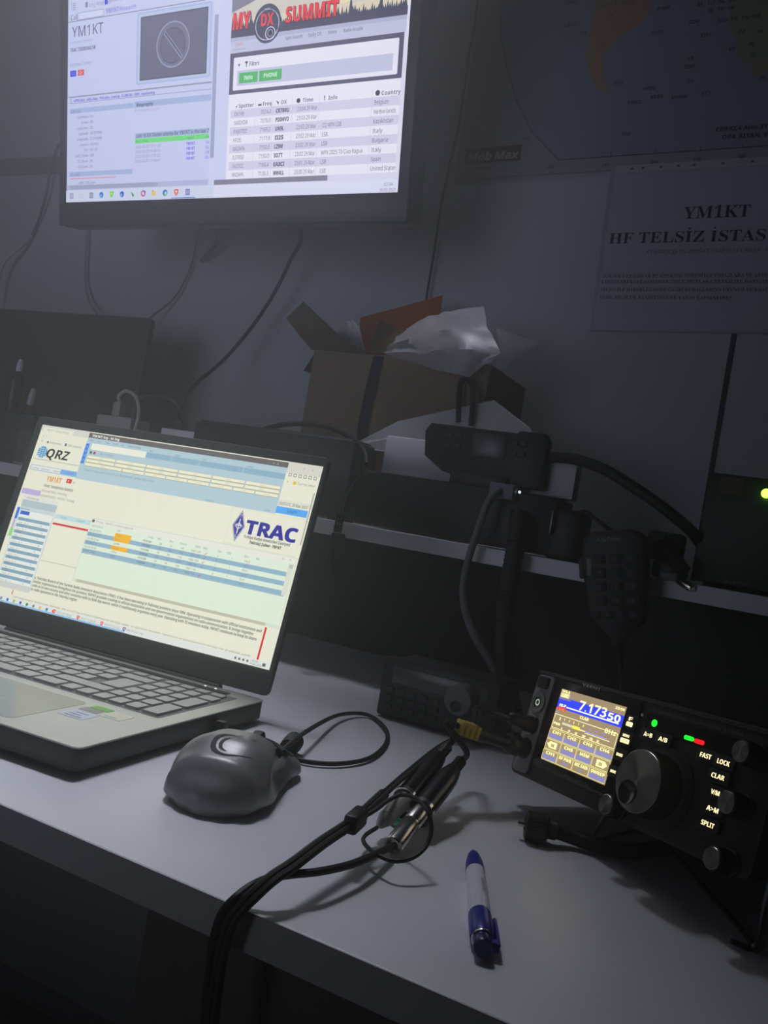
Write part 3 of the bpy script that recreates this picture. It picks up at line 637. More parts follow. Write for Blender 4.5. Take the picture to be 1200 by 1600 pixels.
box(b, (0, 0, (q - p).length * .30), (.0075, .014, (q - p).length * .6), .0015, im @ axis(p, q)); box(b, (0, 0, (q - p).length * .78), (.0045, .012, (q - p).length * .4), .0003, im @ axis(p, q), mi=1)
link('usb_plug', b, [black_pl, silver], mouse)

# ------------------------------------------------------------------ pen
pB, pT = V((-.112, .403, DZ + .0066)), V((-.1605, .519, DZ + .0058))
Mp = axis(pB, pT); LP = (pT - pB).length
side = (Mp.to_3x3().inverted() @ V((0, 0, 1))).normalized(); ang = math.atan2(side.y, side.x)
Mp = Mp @ Matrix.Rotation(ang, 4, 'Z')      # local x points up, y sideways
pen = thing('ballpoint_pen', 'blue and white ballpoint pen lying on the desk in front of the radio', 'pen', Mp)
blue = mat('blue_plastic', (34, 44, 142), .35, noise=.03); pw = mat('white_pen_barrel', (226, 228, 236), .35)
b = new(); lathe(b, [(.0058, LP * .27), (.0059, LP * .30), (.0057, LP * .55), (.0056, LP * .725)], None, 28); link('barrel', b, pw, pen)
b = new(); lathe(b, [(.0057, LP * .725), (.0056, LP * .76), (.0050, LP * .85), (.0036, LP * .93), (.0020, LP * .975), (.0009, LP)], None, 28); link('tip_cone', b, blue, pen)
b = new(); lathe(b, [(.0050, LP * .075), (.0058, LP * .09), (.0061, LP * .16), (.0060, LP * .272), (.0052, LP * .275)], None, 28); link('end_sleeve', b, blue, pen)
b = new(); lathe(b, [(.0042, 0), (.0046, LP * .005), (.0046, LP * .06), (.0040, LP * .078)], None, 24); link('push_button', b, mat('dark_blue_plastic', (24, 30, 92), .3), pen)
b = new(); lathe(b, [(.0048, LP * .068), (.0052, LP * .072), (.0052, LP * .084), (.0048, LP * .088)], None, 24); link('steel_ring', b, silver, pen)
b = new(); Mc = Matrix.Rotation(math.radians(98), 4, 'Z')
prism(b, [(LP * .035, -.0022), (LP * .035, .0022), (LP * .15, .0026), (LP * .27, .0020), (LP * .29, 0), (LP * .27, -.0020), (LP * .15, -.0026)], .0066, .0084, Mc @ Matrix(((0, 0, 1, 0), (0, 1, 0, 0), (1, 0, 0, 0), (0, 0, 0, 1))), .0004)
bbox(b, (.004, -.0022, LP * .035), (.0084, .0022, LP * .075), .0005, Mc)
link('pocket_clip', b, blue, pen)
b = new(); absorb(b, text_bm('TRAC TEKIRDAG', .0016, w=.018), Matrix.Rotation(math.radians(12), 4, 'Z') @ Matrix.Translation((.0062, 0, LP * .42)) @ Matrix(((0, 0, 1, 0), (0, 1, 0, 0), (1, 0, 0, 0), (0, 0, 0, 1))) )
link('print', b, mat('dark_print', (50, 52, 70), .5), pen, 0)

# ------------------------------------------------------------------ main transceiver
ur, wr, cr = tilted((-.1267, .6221, .8211), -.6912, .211, .0746)
Mr = frame(cr, ur, wr); nr = V(Mr.col[2][:3])
rig = thing('radio_transceiver', 'black radio transceiver with a lit colour frequency display, tilted up on its wire stand', 'radio', Mr)
shell = mat('black_textured_case', (20, 20, 22), .5, noise=.1, nscale=400, bump=.1)
b = new()   # case: underside cut so that it clears the desk
M2 = Matrix(((0, 0, 1, 0), (0, 1, 0, 0), (-1, 0, 0, 0), (0, 0, 0, 1)))     # profile (depth, height) swept along local x
prism(b, [(.004, -.041), (.02, -.041), (.19, -.0030), (.19, .034), (.004, .034)], -.069, .154, M2 @ Matrix.Translation((0, 0, 0)), .002)
for v in b.verts: pass
link('case', b, shell, rig)
b = new(); prism(b, rrect(-.072, -.044, .157, .0365, .006), -.012, 0, None, .0015); link('front_panel', b, shell, rig)
b = new(); prism(b, rrect(-.0705, .0335, .1555, .0362, .0012), -.003, .0009, None, .0004); link('top_bezel', b, mat('grey_bezel_edge', (58, 58, 58), .4), rig)
colm = mat('grey_metal_column', (150, 151, 152), .45)
b = new(); prism(b, rrect(-.0685, -.0415, -.0485, .0330, .004), 0, .0016, None, .0005); link('side_column', b, colm, rig)
b = new(); prism(b, rrect(-.0645, .0225, -.0525, .0315, .0018), .0012, .0042, None, .0006); link('power_button', b, black_pl, rig)
b = new()
for wq in (.0115, -.006, -.024):
    lathe(b, [(.0078, .0012), (.0078, .0028), (.0045, .0028), (.0045, .0006)], Matrix.Translation((-.0585, wq, 0)), 28)
link('jack_collar', b, black_gloss, rig)
b = new(); lathe(b, [(.0026, .0008), (.0026, .003), (.0016, .003), (.0016, .0008)], Matrix.Translation((-.0585, .0115, 0)), 20); link('phones_jack', b, chrome, rig)
b = new(); prism(b, rrect(-.0455, -.0335, .0475, .0325, .004), 0, .0024, None, .0008); link('display_frame', b, black_gloss, rig)
b = new(); bbox(b, (-.034, -.0318, .0022), (.022, -.0300, .0036), .0005); link('display_lip', b, mat('grey_bezel_edge', (58, 58, 58)), rig)
s = Screen(.071, .053, 320, 240)
Y1 = (255, 250, 176); G1 = (150, 130, 100); P1 = (132, 130, 178)
s.rect(0, 0, 320, 240, G1); s.rect(0, 27, 320, 64, (44, 62, 232)); s.rect(0, 24, 60, 34, (120, 112, 150), 1)
s.text(5, 11, 'VFO-A', 9, Y1, w=42, bold=.6); s.border(4, 13, 48, 26, 2, Y1); s.rect(7, 15, 45, 24, (200, 186, 140), 1); s.text(10, 24, 'LSB', 8, Y1, bold=.5, w=30)
s.text(108, 50, '7.173', 30, (255, 252, 200), w=134, bold=1.2); s.text(250, 52, '50', 22, (255, 252, 200), w=58, bold=1)
s.rect(50, 53, 306, 57, (250, 248, 230), 1); s.text(12, 57, 'HI-P', 8, Y1, w=34, bold=.8); s.rect(7, 59, 50, 70, (244, 50, 30), 1); s.text(11, 69, 'TX', 6, (255, 190, 120), w=34); s.text(9, 80, 'BK', 6, (150, 160, 230))
s.text(273, 14, '23:04', 8, Y1, w=42, bold=.5); s.text(128, 76, 'CLAR', 9, Y1, w=44, bold=.6); s.text(256, 93, '0Hz', 14, Y1, w=52, bold=.6)
s.border(5, 84, 316, 131, 2, Y1); s.text(33, 101, 'S', 9, Y1, bold=.8)
for k, tt in enumerate('1 3 5 7 9'.split()): s.text(58 + k * 24, 98, tt, 7, Y1, bold=.4)
for k, tt in enumerate(('+20', '+40', '+60')): s.text(178 + k * 34, 101, tt, 7, (130, 140, 230))
s.rect(54, 104, 108, 112, (204, 200, 168), 1); s.rect(108, 103, 144, 113, (236, 226, 80), 1); s.rect(144, 108, 172, 111, Y1, 1); s.rect(172, 108, 276, 111, (150, 150, 230), 1)
s.text(12, 119, 'PWR', 8, Y1, w=34, bold=.5); s.rect(172, 113, 290, 115, Y1, 1)
for k, tt in enumerate(('0', '10', '50', '100', '150', 'W')): s.text(56 + k * 36, 128, tt, 7, Y1, bold=.5)
labs = [['CH1', 'CH2', 'CH3', 'CH4'], ['DX', 'CH5', 'MEM', 'EX'], ['CH1', 'RF PWR', 'MIC GAIN', 'SWEEP']]
for r in range(3):
    for c_ in range(4):
        x, y = 3 + c_ * 80, 134 + r * 35; s.border(x, y, x + 78, y + 33, 1.6, (238, 226, 130)); tt = labs[r][c_]
        if r == 1 and c_ in (0, 3):
            sg = -1 if c_ == 0 else 1; cx_ = x + 39
            s.poly([(cx_ - 20 * sg, y + 6), (cx_ + 16 * sg, y + 6), (cx_ + 30 * sg, y + 16), (cx_ + 16 * sg, y + 27), (cx_ - 20 * sg, y + 27)], Y1); s.text(cx_, y + 22, tt, 9, (120, 104, 70), align='CENTER', bold=.8)
        elif r == 2 and c_ in (1, 2): s.text(x + 39, y + 14, tt, 10, Y1, w=62, bold=.6, align='CENTER'); s.text(x + 39, y + 28, ('100W', '43')[c_ - 1], 9, (110, 130, 240), align='CENTER')
        else: s.rect(x + 2, y + 16, x + 76, y + 31, P1); s.text(x + 39, y + 14, tt, 9.5, Y1, w=44 if r < 2 or c_ < 3 else 64, bold=.6, align='CENTER')
s.build('display', rig, 1.4, Matrix.Translation((0, 0, .0026)))
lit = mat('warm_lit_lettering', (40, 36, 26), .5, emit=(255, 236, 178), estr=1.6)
lit2 = mat('dark_on_lit', (30, 26, 18), .6)
dim_ = mat('grey_panel_lettering', (96, 96, 98), .5)
def rtext(name, u_, w_, tt, cap, wd_, z, m=None, align='CENTER', par=None):
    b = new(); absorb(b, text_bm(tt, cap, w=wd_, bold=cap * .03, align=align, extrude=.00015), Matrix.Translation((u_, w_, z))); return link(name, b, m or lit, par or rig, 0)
rtext('maker_lettering', -.007, .0318, 'YAESU', .0026, .019, .0010, mat('silver_lettering', (236, 234, 228), .45))
rtext('model_lettering', .093, .0285, 'HF/50/144/430MHz TRANSCEIVER  FT-991A', .0019, .074, .0003, dim_)
def lbutton(u_, w_, wd_, tt, cap=.0027, box_=None, hb=.0075):
    b = new(); prism(b, rrect(u_ - wd_ / 2 - .003, w_ - hb / 2, u_ + wd_ / 2 + .003, w_ + hb / 2, .0015), 0, .0030, None, .0005); o = link('button', b, black_pl, rig)
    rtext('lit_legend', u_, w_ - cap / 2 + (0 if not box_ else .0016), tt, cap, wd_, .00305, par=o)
    if box_:
        b = new(); prism(b, rrect(u_ - wd_ / 2 - .0012, w_ - .0034, u_ + wd_ / 2 + .0012, w_ - .0004, .0007), .0028, .00315); absorb(b, text_bm(box_, .0016, w=wd_ * .8, align='CENTER'), Matrix.Translation((u_, w_ - .0027, .0033)), 1)
        link('lit_legend', b, [lit, lit2], o, 0)
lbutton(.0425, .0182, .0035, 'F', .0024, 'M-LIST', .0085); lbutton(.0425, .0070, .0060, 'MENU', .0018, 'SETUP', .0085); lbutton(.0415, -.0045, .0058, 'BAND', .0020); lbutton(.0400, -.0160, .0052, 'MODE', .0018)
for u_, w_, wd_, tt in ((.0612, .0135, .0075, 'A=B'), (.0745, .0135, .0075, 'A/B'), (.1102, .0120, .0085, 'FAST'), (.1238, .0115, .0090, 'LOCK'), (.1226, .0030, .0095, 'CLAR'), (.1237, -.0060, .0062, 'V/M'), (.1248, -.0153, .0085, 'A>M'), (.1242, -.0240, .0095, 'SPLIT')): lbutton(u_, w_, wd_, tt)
b = new(); prism(b, rrect(.0530, .0165, .1500, .0270, .002), -.001, .0004); link('indicator_window', b, black_gloss, rig, 0)
gled = mat('green_led', (10, 60, 20), .3, emit=(30, 255, 50), estr=1.6); rled = mat('red_led', (60, 8, 10), .3, emit=(255, 25, 30), estr=1.5)
b = new(); lathe(b, [(.0023, 0), (.0023, .0008), (.0015, .0013), (0, .0014)], Matrix.Translation((.0612, .0217, 0)), 20); link('power_light', b, gled, rig)
b = new(); prism(b, rrect(.0885, .0177, .0960, .0203, .0012), 0, .0011); link('receive_light', b, gled, rig)
b = new(); prism(b, rrect(.0968, .0174, .1043, .0200, .0012), 0, .0011); link('transmit_light', b, rled, rig)
spun = mat('spun_black_metal', (160, 158, 156), .24, metal=1, aniso=.92, noise=.02)
def knob(name, u_, w_, r, h, rid=0, dimple=False):
    M = Matrix.Translation((u_, w_, 0)); b = new()
    lathe(b, [(r * 1.12, .0003), (r * 1.12, .0020), (r, .0028), (r, h - .0008), (r - .0008, h)], M, 48)
    o = link(name, b, black_soft, rig)
    b = new(); lathe(b, [(r - .0006, 0), (r - .0009, .0003), (.0001, .0003)], None, 64); f = link('spun_face', b, spun, o, 30); f.location = (u_, w_, h - .0001)
    if rid:
        b = new()
        for k in range(rid): a = 2 * PI * k / rid; box(b, (r * math.cos(a), r * math.sin(a), h * .55), (.0008, .0008, h * .7), 0, M @ Matrix.Identity(4))
        link('grip', b, black_soft, o, 0)
    if dimple:
        b = new(); lathe(b, [(.0072, 0), (.0072, .0006), (.0060, .0002), (0, .0001)], None, 32); d_ = link('finger_dimple', b, black_gloss, o); d_.location = (u_ - .0058, w_ - .0085, h + .0002)
    return o
knob('tuning_knob', .0812, -.0150, .0195, .020, 60, True); knob('multi_knob', .0512, -.0365, .0068, .012, 20)
knob('control_knob', .1435, .0200, .0065, .015, 20); knob('control_knob', .1430, -.0085, .0065, .015, 20); knob('control_knob', .1430, -.0390, .0065, .015, 20)
b = new(); lathe(b, [(.0255, 0), (.0255, .0012), (.0225, .0016)], Matrix.Translation((.0812, -.0150, 0)), 48); link('knob_skirt', b, shell, rig)
b = new(); lathe(b, [(.0009, .0024), (.0009, .0030), (0, .0032)], Matrix.Translation((.0512, .0245, 0)), 12); link('white_marker', b, mat('white_plastic'  , (225, 226, 228)), rig)
ir = Mr.inverted()
for u_ in (-.05, .135):
    q = Mr @ V((u_, -.0075, -.165)); b = new(); tube(b, [ir @ q, ir @ V((q.x, q.y, DZ + .0008))], .007, smooth=0, seg=14); link('rear_foot', b, black_soft, rig)
b = new()
for u_ in (.037, .150):
    top = V((u_, -.043, -.004)); q = Mr @ top; foot = Pz(922, 1316, DZ + .0030) if u_ < .1 else Pz(1180, 1479, DZ + .0030)
    if u_ > .1: top = V((.166, -.036, -.004))
    f = ir @ foot; tube(b, [top, top.lerp(f, .5), f, f + (ir.to_3x3() @ V((-.012, -.004, 0)) if u_ > .1 else V((.002, 0, 0)))], .0016, smooth=5, seg=8)
tube(b, [ir @ Pz(922, 1316, DZ + .0030), ir @ (Pz(922, 1316, DZ + .0030) + V((.03, .06, .0005))), ir @ (Pz(1180, 1479, DZ + .0030) + V((-.03, .06, .0005))), ir @ Pz(1180, 1479, DZ + .0030)], .0016, smooth=6, seg=8)
link('wire_stand', b, mat('dark_steel_wire', (110, 112, 114), .3, metal=1), rig)

# ------------------------------------------------------------------ headset leads and in-line adapters
def leads(name, label, cat, base, group=None): return thing(name, label, cat, base, group)
hp = V((-.235, .495, DZ)); hs = leads('headset_cable', 'long black twin headset cable hanging over the front desk edge, joined by a clip', 'cable', hp)
EY = DYF - .008
b = new(); P_ = [Pz(600, 1240, .778), Pz(555, 1281, .775), Pz(504, 1316, .773), Pz(459, 1350, .770), Pz(425, 1373, .766), Pz(394, 1401, .759), Py(377, 1418, EY + .002), Py(362, 1438, EY), Py(352, 1467, EY), Py(344, 1500, EY), Py(334, 1570, EY), Py(328, 1640, EY)]
tube(b, [p - hp + V((-.0014, 0, .0006)) for p in P_], .0021, seg=8); tube(b, [p - hp + V((.0016, 0, -.0004)) for p in P_], .0021, seg=8); link('twin_lead', b, black_soft, hs)
b = new(); plug1 = Mr @ V((-.0585, -.006, .040))
Q_ = [Pz(555, 1281, .775), Pz(600, 1240, .778), Pz(640, 1205, .782), Pz(690, 1165, .789), Pz(738, 1138, .795), plug1 + nr * .012, plug1]
for sgn in (-1, 1): tube(b, [p - hp + V((.0017, .0012, .0008)) * sgn * (1 if i < 6 else .4) for i, p in enumerate(Q_)], .0014, seg=8)
link('thin_lead', b, black_soft, hs)
b = new(); p0 = Mr @ V((-.0585, -.006, .0027)); lathe(b, [(.0062, 0), (.0062, .006), (.0048, .009), (.0048, .019), (.0036, .021)] + [(.0034 if k % 2 else .0028, .022 + k * .0022) for k in range(8)] + [(.0018, .041)], Matrix.Translation(-hp) @ axis(p0, p0 + nr), 24); link('plug', b, black_pl, hs)
b = new(); p, q = Pz(546, 1290, .7755), Pz(565, 1273, .7755); box(b, (0, 0, (q - p).length / 2), (.0085, .011, (q - p).length), .002, Matrix.Translation(-hp) @ axis(p, q)); link('cable_clip', b, black_pl, hs)
b = new(); P_ = [Pz(616, 1321, .757), Pz(578, 1339, .7615), Pz(544, 1352, .763), Pz(498, 1362, .765), Pz(459, 1366, .765), Pz(422, 1372, .764), Pz(393, 1384, .760), Pz(369, 1402, .757), Py(353, 1418, EY + .001), Py(342, 1438, EY), Py(334, 1467, EY), Py(329, 1500, EY), Py(322, 1570, EY), Py(318, 1640, EY)]
tube(b, [p - hp for p in P_], .0022, seg=8); link('jack_lead', b, black_soft, hs)
b = new(); j1, j2 = Pz(614, 1322, .7565), Pz(659, 1266, .7665); Lj = (j2 - j1).length
lathe(b, [(.0030, .004), (.0046, .0), (.0058, .0), (.0060, .001), (.0060, Lj * .55), (.0058, Lj * .56), (.0058, Lj * .60), (.0060, Lj * .61), (.0060, Lj * .98), (.005, Lj)], Matrix.Translation(-hp) @ axis(j1, j2), 28); link('silver_jack', b, silver, hs)
b = new(); g1, g2 = Pz(591, 1291, .7600), Pz(634, 1247, .7705); Lg = (g2 - g1).length
lathe(b, [(.0014, 0)] + [(.0026 + .0004 * k if k % 2 else .0020 + .0004 * k, .001 + k * Lg * .035) for k in range(8)] + [(.0052, Lg * .38), (.0058, Lg * .75), (.0058, Lg * .97), (.005, Lg)], Matrix.Translation(-hp) @ axis(g1, g2), 24); link('grey_jack', b, mat('light_grey_plastic', (168, 166, 162), .45), hs)
b = new(); lp = [(589, 1293, .760), (571, 1305, .7585), (568.5, 1316, .7585), (584, 1332, .7600), (613, 1345, .7610), (643, 1341, .7630), (665, 1323, .7680), (674, 1296, .7760), (668, 1268, .7840), (650, 1248, .7860), (628, 1242, .7840), (608, 1250, .7810), (586, 1266, .7780), (562, 1280, .7755)]
tube(b, [Pz(*p) - hp for p in lp], .0013, seg=8); link('looped_lead', b, black_soft, hs)

yel = Mr @ V((-.0585, -.024, .052)); e2 = Mr @ V((-.0585, -.024, .003))
ap = V((-.205, .57, DZ)); ad = leads('audio_adapter_cable', 'black adapter with two socket barrels and a yellow ribbed strain relief, plugged into the radio', 'cable adapter', ap)
b = new(); lathe(b, [(.0066, 0), (.0066, .005), (.0078, .006), (.0078, .014), (.0052, .016), (.0052, .036), (.0060, .037), (.0060, .046)], Matrix.Translation(-ap) @ axis(e2, yel), 24); link('plug', b, dark_pl, ad)
b = new(); d_ = (yel - e2).normalized(); Ay = axis(yel - d_ * .004, yel + d_ * .02)
for k in range(4): box(b, (0, 0, .0015 + k * .0042), (.0135 - .001 * k, .0105, .0028), .0006, Matrix.Translation(-ap) @ Ay)
box(b, (0, 0, .0075), (.006, .007, .017), .001, Matrix.Translation(-ap) @ Ay)
link('strain_relief', b, mat('yellow_plastic', (196, 172, 70), .45), ad)
s1, s2 = Pz(657, 1268, .7662), Pz(712, 1199, .7840); t1, t2 = Pz(630, 1250, .7695), Pz(690, 1178, .7870)
for a_, c_, r_ in ((s1, s2, .0079), (t1, t2, .0074)):
    b = new(); L_ = (c_ - a_).length; lathe(b, [(.006, 0), (r_, .0006), (r_, L_ * .55), (r_ * .93, L_ * .75), (r_ * .7, L_ * .92)] + [(r_ * (.55 if k % 2 else .42), L_ * (.94 + k * .03)) for k in range(8)] + [(.002, L_ * 1.2)], Matrix.Translation(-ap) @ axis(a_, c_), 28); link('socket_barrel', b, mat('glossy_black_barrel', (22, 23, 25), .28), ad)
    b = new(); lathe(b, [(.0064, -.0004), (.0082, 0), (.0082, .0032), (.0064, .0036)], Matrix.Translation(-ap) @ axis(a_ + (c_ - a_) * .015, c_), 28); link('metal_ring', b, chrome, ad)
    b = new(); e_ = a_ + (c_ - a_) * 1.15; tube(b, [e_ - ap, e_ + (c_ - a_) * .18 - ap + V((0, 0, .002)), yel + d_ * .022 - ap, yel + d_ * .006 - ap], .0022, seg=8); link('lead', b, black_soft, ad)

b = new(); c0 = Pz(640, 1282, DZ); lathe(b, [(.0095, 0), (.0125, 0), (.0125, .0026), (.0095, .0026), (.0095, 0)], None, 28); bbox(b, (-.004, -.022, 0), (.004, -.010, .0022), .0008)
o = link('plastic_tag_ring', b, mat('teal_green_plastic', (20, 110, 84), .4), None); o.location = c0; tag(o, 'small teal green plastic ring lying under the silver jack', 'ring')

# ------------------------------------------------------------------ coaxial lead under the radio
x0, x1 = Pz(820, 1288, .7600), Pz(858, 1296, .7600); cp = V((x0.x, x0.y, DZ)); cx_ = thing('coaxial_cable', 'black coaxial cable with a knurled end connector lying on the desk by the radio stand', 'cable', cp)
Lx = (x1 - x0).length
b = new(); T = Matrix.Translation(-cp) @ axis(x0, x1)
lathe(b, [(.0060, .003), (.0072, 0), (.0090, .0008), (.0092, .003), (.0092, Lx * .85), (.0085, Lx * .9), (.0062, Lx), (.0060, Lx * 1.3), (.0045, Lx * 1.32)], T, 36)
for k in range(36):
    a = 2 * PI * k / 36; box(b, (.0092 * math.cos(a), .0092 * math.sin(a), Lx * .45), (.0007, .0007, Lx * .72), 0, T)
link('knurled_connector', b, mat('dark_steel', (62, 62, 62), .4, metal=.7), cx_)
b = new(); lathe(b, [(.0018, -.0045), (.0018, .004)], T, 12); link('centre_pin', b, silver, cx_)
b = new(); tube(b, [x0 - cp + (x1 - x0) * 1.2, Pz(890, 1306, .7575) - cp, Pz(930, 1320, .7560) - cp, Pz(985, 1330, .7555) - cp, Pz(1040, 1322, .7555) - cp], .0050, seg=10); link('lead', b, black_soft, cx_)

# ------------------------------------------------------------------ second radio under the shelf
ro = V((-.305, .86, DZ)); rr = thing('small_transceiver', 'dark older transceiver with one large round knob standing on the desk under the shelf', 'radio', ro)
RF = .80; xl, xr = Py(592, 1080, RF).x, Py(783, 1080, RF).x
zt = Py(600, 1024, RF).z
case2 = mat('dark_green_grey_case', (44, 48, 48), .5, noise=.06, nscale=200)
def rbox(lo, hi, bev=0): return bbox(new(), V(lo) - ro, V(hi) - ro, bev)
link('case', rbox((xl + .003, RF + .012, DZ + .004), (xr - .003, .868, zt - .002), .003), case2, rr)
link('front_panel', rbox((xl, RF, DZ + .002), (xr, RF + .014, zt), .003), mat('dark_panel', (34, 37, 38), .45), rr)
link('display_window', rbox((xl + .012, RF - .0008, zt - .024), (xr - .012, RF + .002, zt - .007), .0006), mat('unlit_grey_window', (84, 90, 90), .25), rr)
kp = Py(715, 1095, RF - .02); b = new(); lathe(b, [(.0145, .001), (.0145, .0175), (.0132, .0205), (.0, .0207)], Matrix.Translation(V((kp.x, RF, kp.z)) - ro) @ Matrix.Rotation(PI / 2, 4, 'X'), 40); kb_ = link('tuning_knob', b, mat('grey_rubber_knob', (104, 108, 108), .5), rr)
b = new(); lathe(b, [(.0052, 0), (.0052, .0009), (.0040, .0003), (0, .0002)], Matrix.Translation(V((kp.x - .001, RF - .0204, kp.z - .0055)) - ro) @ Matrix.Rotation(PI / 2, 4, 'X'), 24); link('finger_dimple', b, case2, kb_)
for r_ in range(3):
    for c_ in range(6):
        x = xl + .012 + c_ * .0125; z_ = zt - .031 - r_ * .0085
        if abs(x - kp.x) > .021: link('button', rbox((x - .0040, RF - .0018, z_ - .0026), (x + .0040, RF + .001, z_ + .0026), .0006), case2, rr)

# ------------------------------------------------------------------ on the shelf, from the left
# monitor that is switched off
my = 1.05; mo = V((Py(120, 600, my).x, my + .03, SZ)); dm_ = thing('dark_monitor', 'dark monitor switched off at the left end of the shelf', 'monitor', mo)
mr, mt = Py(236, 498, my).x, Py(225, 496, my).z
screen_off = mat('dark_unlit_screen', (30, 33, 40), .55, noise=.02)
ml = mr - .46
prismM = Matrix(((1, 0, 0, 0), (0, 0, -1, 0), (0, 1, 0, 0), (0, 0, 0, 1)))
b = new(); prism(b, rrect(ml, SZ + .035, mr, mt, .008), -my - .012, -my - .0005, Matrix.Translation(-mo) @ prismM, .002); link('housing', b, dark_pl, dm_)
b = new(); prism(b, rrect(ml + .008, SZ + .048, mr - .008, mt - .008, .002), -my - .003, -my, Matrix.Translation(-mo) @ prismM); link('screen', b, screen_off, dm_, 0)
b = new(); bbox(b, (-.03, 0, .008), (.03, .02, .09), .004); link('stand_neck', b, dark_pl, dm_)
b = new(); bbox(b, (-.10, -.055, 0), (.10, .045, .009), .003); link('stand_foot', b, dark_pl, dm_)

# small clutter at the far left
bp = Py(22, 690, .955); bp.z = SZ
t = thing('dark_blue_box', 'small dark blue carton on the shelf at the left picture edge, behind the laptop', 'box', bp)
b = new(); bbox(b, (-.055, 0, 0), (.035, .05, .077), .001); link('carton', b, mat('dark_blue_card', (34, 48, 66), .7), t); b = new(); bbox(b, (-.053, -.0004, .071), (.033, .0505, .0774), .0005); link('lid_flap', b, mat('dark_teal_card', (40, 60, 72), .7), t)
cp_ = Py(41, 726, .925); cp_.z = SZ
t = thing('clear_plastic_case', 'small clear plastic case with a pale base beside the dark blue carton', 'case', cp_)
b = new(); bbox(b, (-.019, -.008, 0), (.019, .008, .004), .001); link('base', b, mat('pale_plastic', (150, 154, 158), .4), t)
b = new(); bbox(b, (-.019, -.008, .004), (.019, .008, .052), .001); link('cover', b, mat('smoky_clear_plastic', (110, 116, 122), .2, alpha=.35), t)
def bottle(name, label, px, y, h, r, col, capcol, lean=0):
    p = Py(*px, y); p.z = SZ + .0775 if y > .955 and px[0] < 30 else SZ
    t = thing(name, label, 'bottle', Matrix.Translation(p) @ Matrix.Rotation(lean, 4, 'Y'))
    b = new(); lathe(b, [(r * .9, 0), (r, .002), (r, h * .62), (r * .85, h * .7), (r * .4, h * .76), (r * .4, h * .8)], None, 24); link('body', b, mat(name + '_body', col, .3), t)
    b = new(); lathe(b, [(r * .5, h * .78), (r * .5, h * .9), (r * .3, h), (0, h)], None, 20); link('cap', b, mat(name + '_cap', capcol, .25), t)
bottle('dark_bottle', 'slim dark bottle with a shiny white tip standing on the dark blue carton', (18, 650), .98, .088, .011, (34, 30, 46), (225, 226, 235))
bottle('red_bottle', 'small dark red bottle with a white nozzle beside the dark monitor', (36, 650), 1.0, .125, .013, (96, 22, 36), (215, 216, 222), .12)

# white charger with its looped lead
a0, a1 = Py(150, 655, .945), Py(203, 668, .945)
ao = V(((a0.x + a1.x) / 2, .965, SZ)); t = thing('power_adapter', 'pale power adapter with an upright plug and looped white lead behind the laptop lid', 'adapter', ao)
wg = mat('pale_grey_plastic', (176, 178, 178), .45)
hz = Py(175, 649, .945).z - SZ
b = new(); bbox(b, (a0.x - ao.x, -.02, 0), (a1.x - ao.x, .02, hz), .003); link('block', b, wg, t)
q0 = Py(184, 650, .965) - ao; b = new(); bbox(b, (q0.x - .0075, -.006, hz - .001), (q0.x + .0075, .006, hz + .022), .002); link('plug', b, wg, t)
b = new(); tube(b, [q0 * 1 + V((0, 0, 0)) if 0 else V((q0.x, 0, hz + .020)), Py(186, 618, .965) - ao, Py(198, 611, .962) - ao, Py(212, 620, .955) - ao, Py(217, 640, .95) - ao, Py(214, 662, .945) - ao, Py(205, 690, .942) - ao], .0026, seg=8); link('lead', b, mat('white_cable', (190, 192, 192), .45), t)

# small white box with a black plug
r0, r1 = Py(251, 672, .935), Py(303, 680, .935); wo = V(((r0.x + r1.x) / 2, .96, SZ)); hz2 = Py(275, 671, .935).z - SZ
t = thing('white_network_box', 'small white box with a black cable plugged into its top, behind the laptop lid', 'box', wo)
b = new(); bbox(b, (r0.x - wo.x, -.025, 0), (r1.x - wo.x, .03, hz2), .002); link('casing', b, white_pl, t)
b = new(); q1 = Py(281, 672, .96) - wo; bbox(b, (q1.x - .007, -.007, hz2 - .001), (q1.x + .007, .007, hz2 + .014), .002); link('black_plug', b, black_pl, t)

# black cable from the monitor down to the white box
def cable(name, label, pts, r, m, seg=8, ridges=0, smooth=8, par=None):
    b = new(); tube(b, pts, r, seg=seg, ridges=ridges, smooth=smooth); o = link(name, b, m); recentre(o); return tag(o, label, 'cable')
cable('black_cable', 'black cable curving from under the wall monitor down to the small white box', [V((-.80, 1.05, 1.40)), Py(470, 362, 1.10), Py(452, 410, 1.12), Py(430, 455, 1.13), Py(398, 505, 1.13), Py(352, 560, 1.11), Py(315, 592, 1.07), Py(292, 616, 1.02), Py(281, 640, .97), V((q1.x + wo.x, wo.y, SZ + hz2 + .0145))], .0030, black_soft)
cable('thin_grey_cable', 'thin grey cable arching from the dark monitor to the small white box', [Py(214, 622, 1.03), Py(238, 618, 1.02), Py(262, 621, 1.0), Py(276, 632, .98), Py(285, 650, .975), Py(288, 690, .99)], .0022, mat('dark_grey_cable', (84, 88, 90), .5))

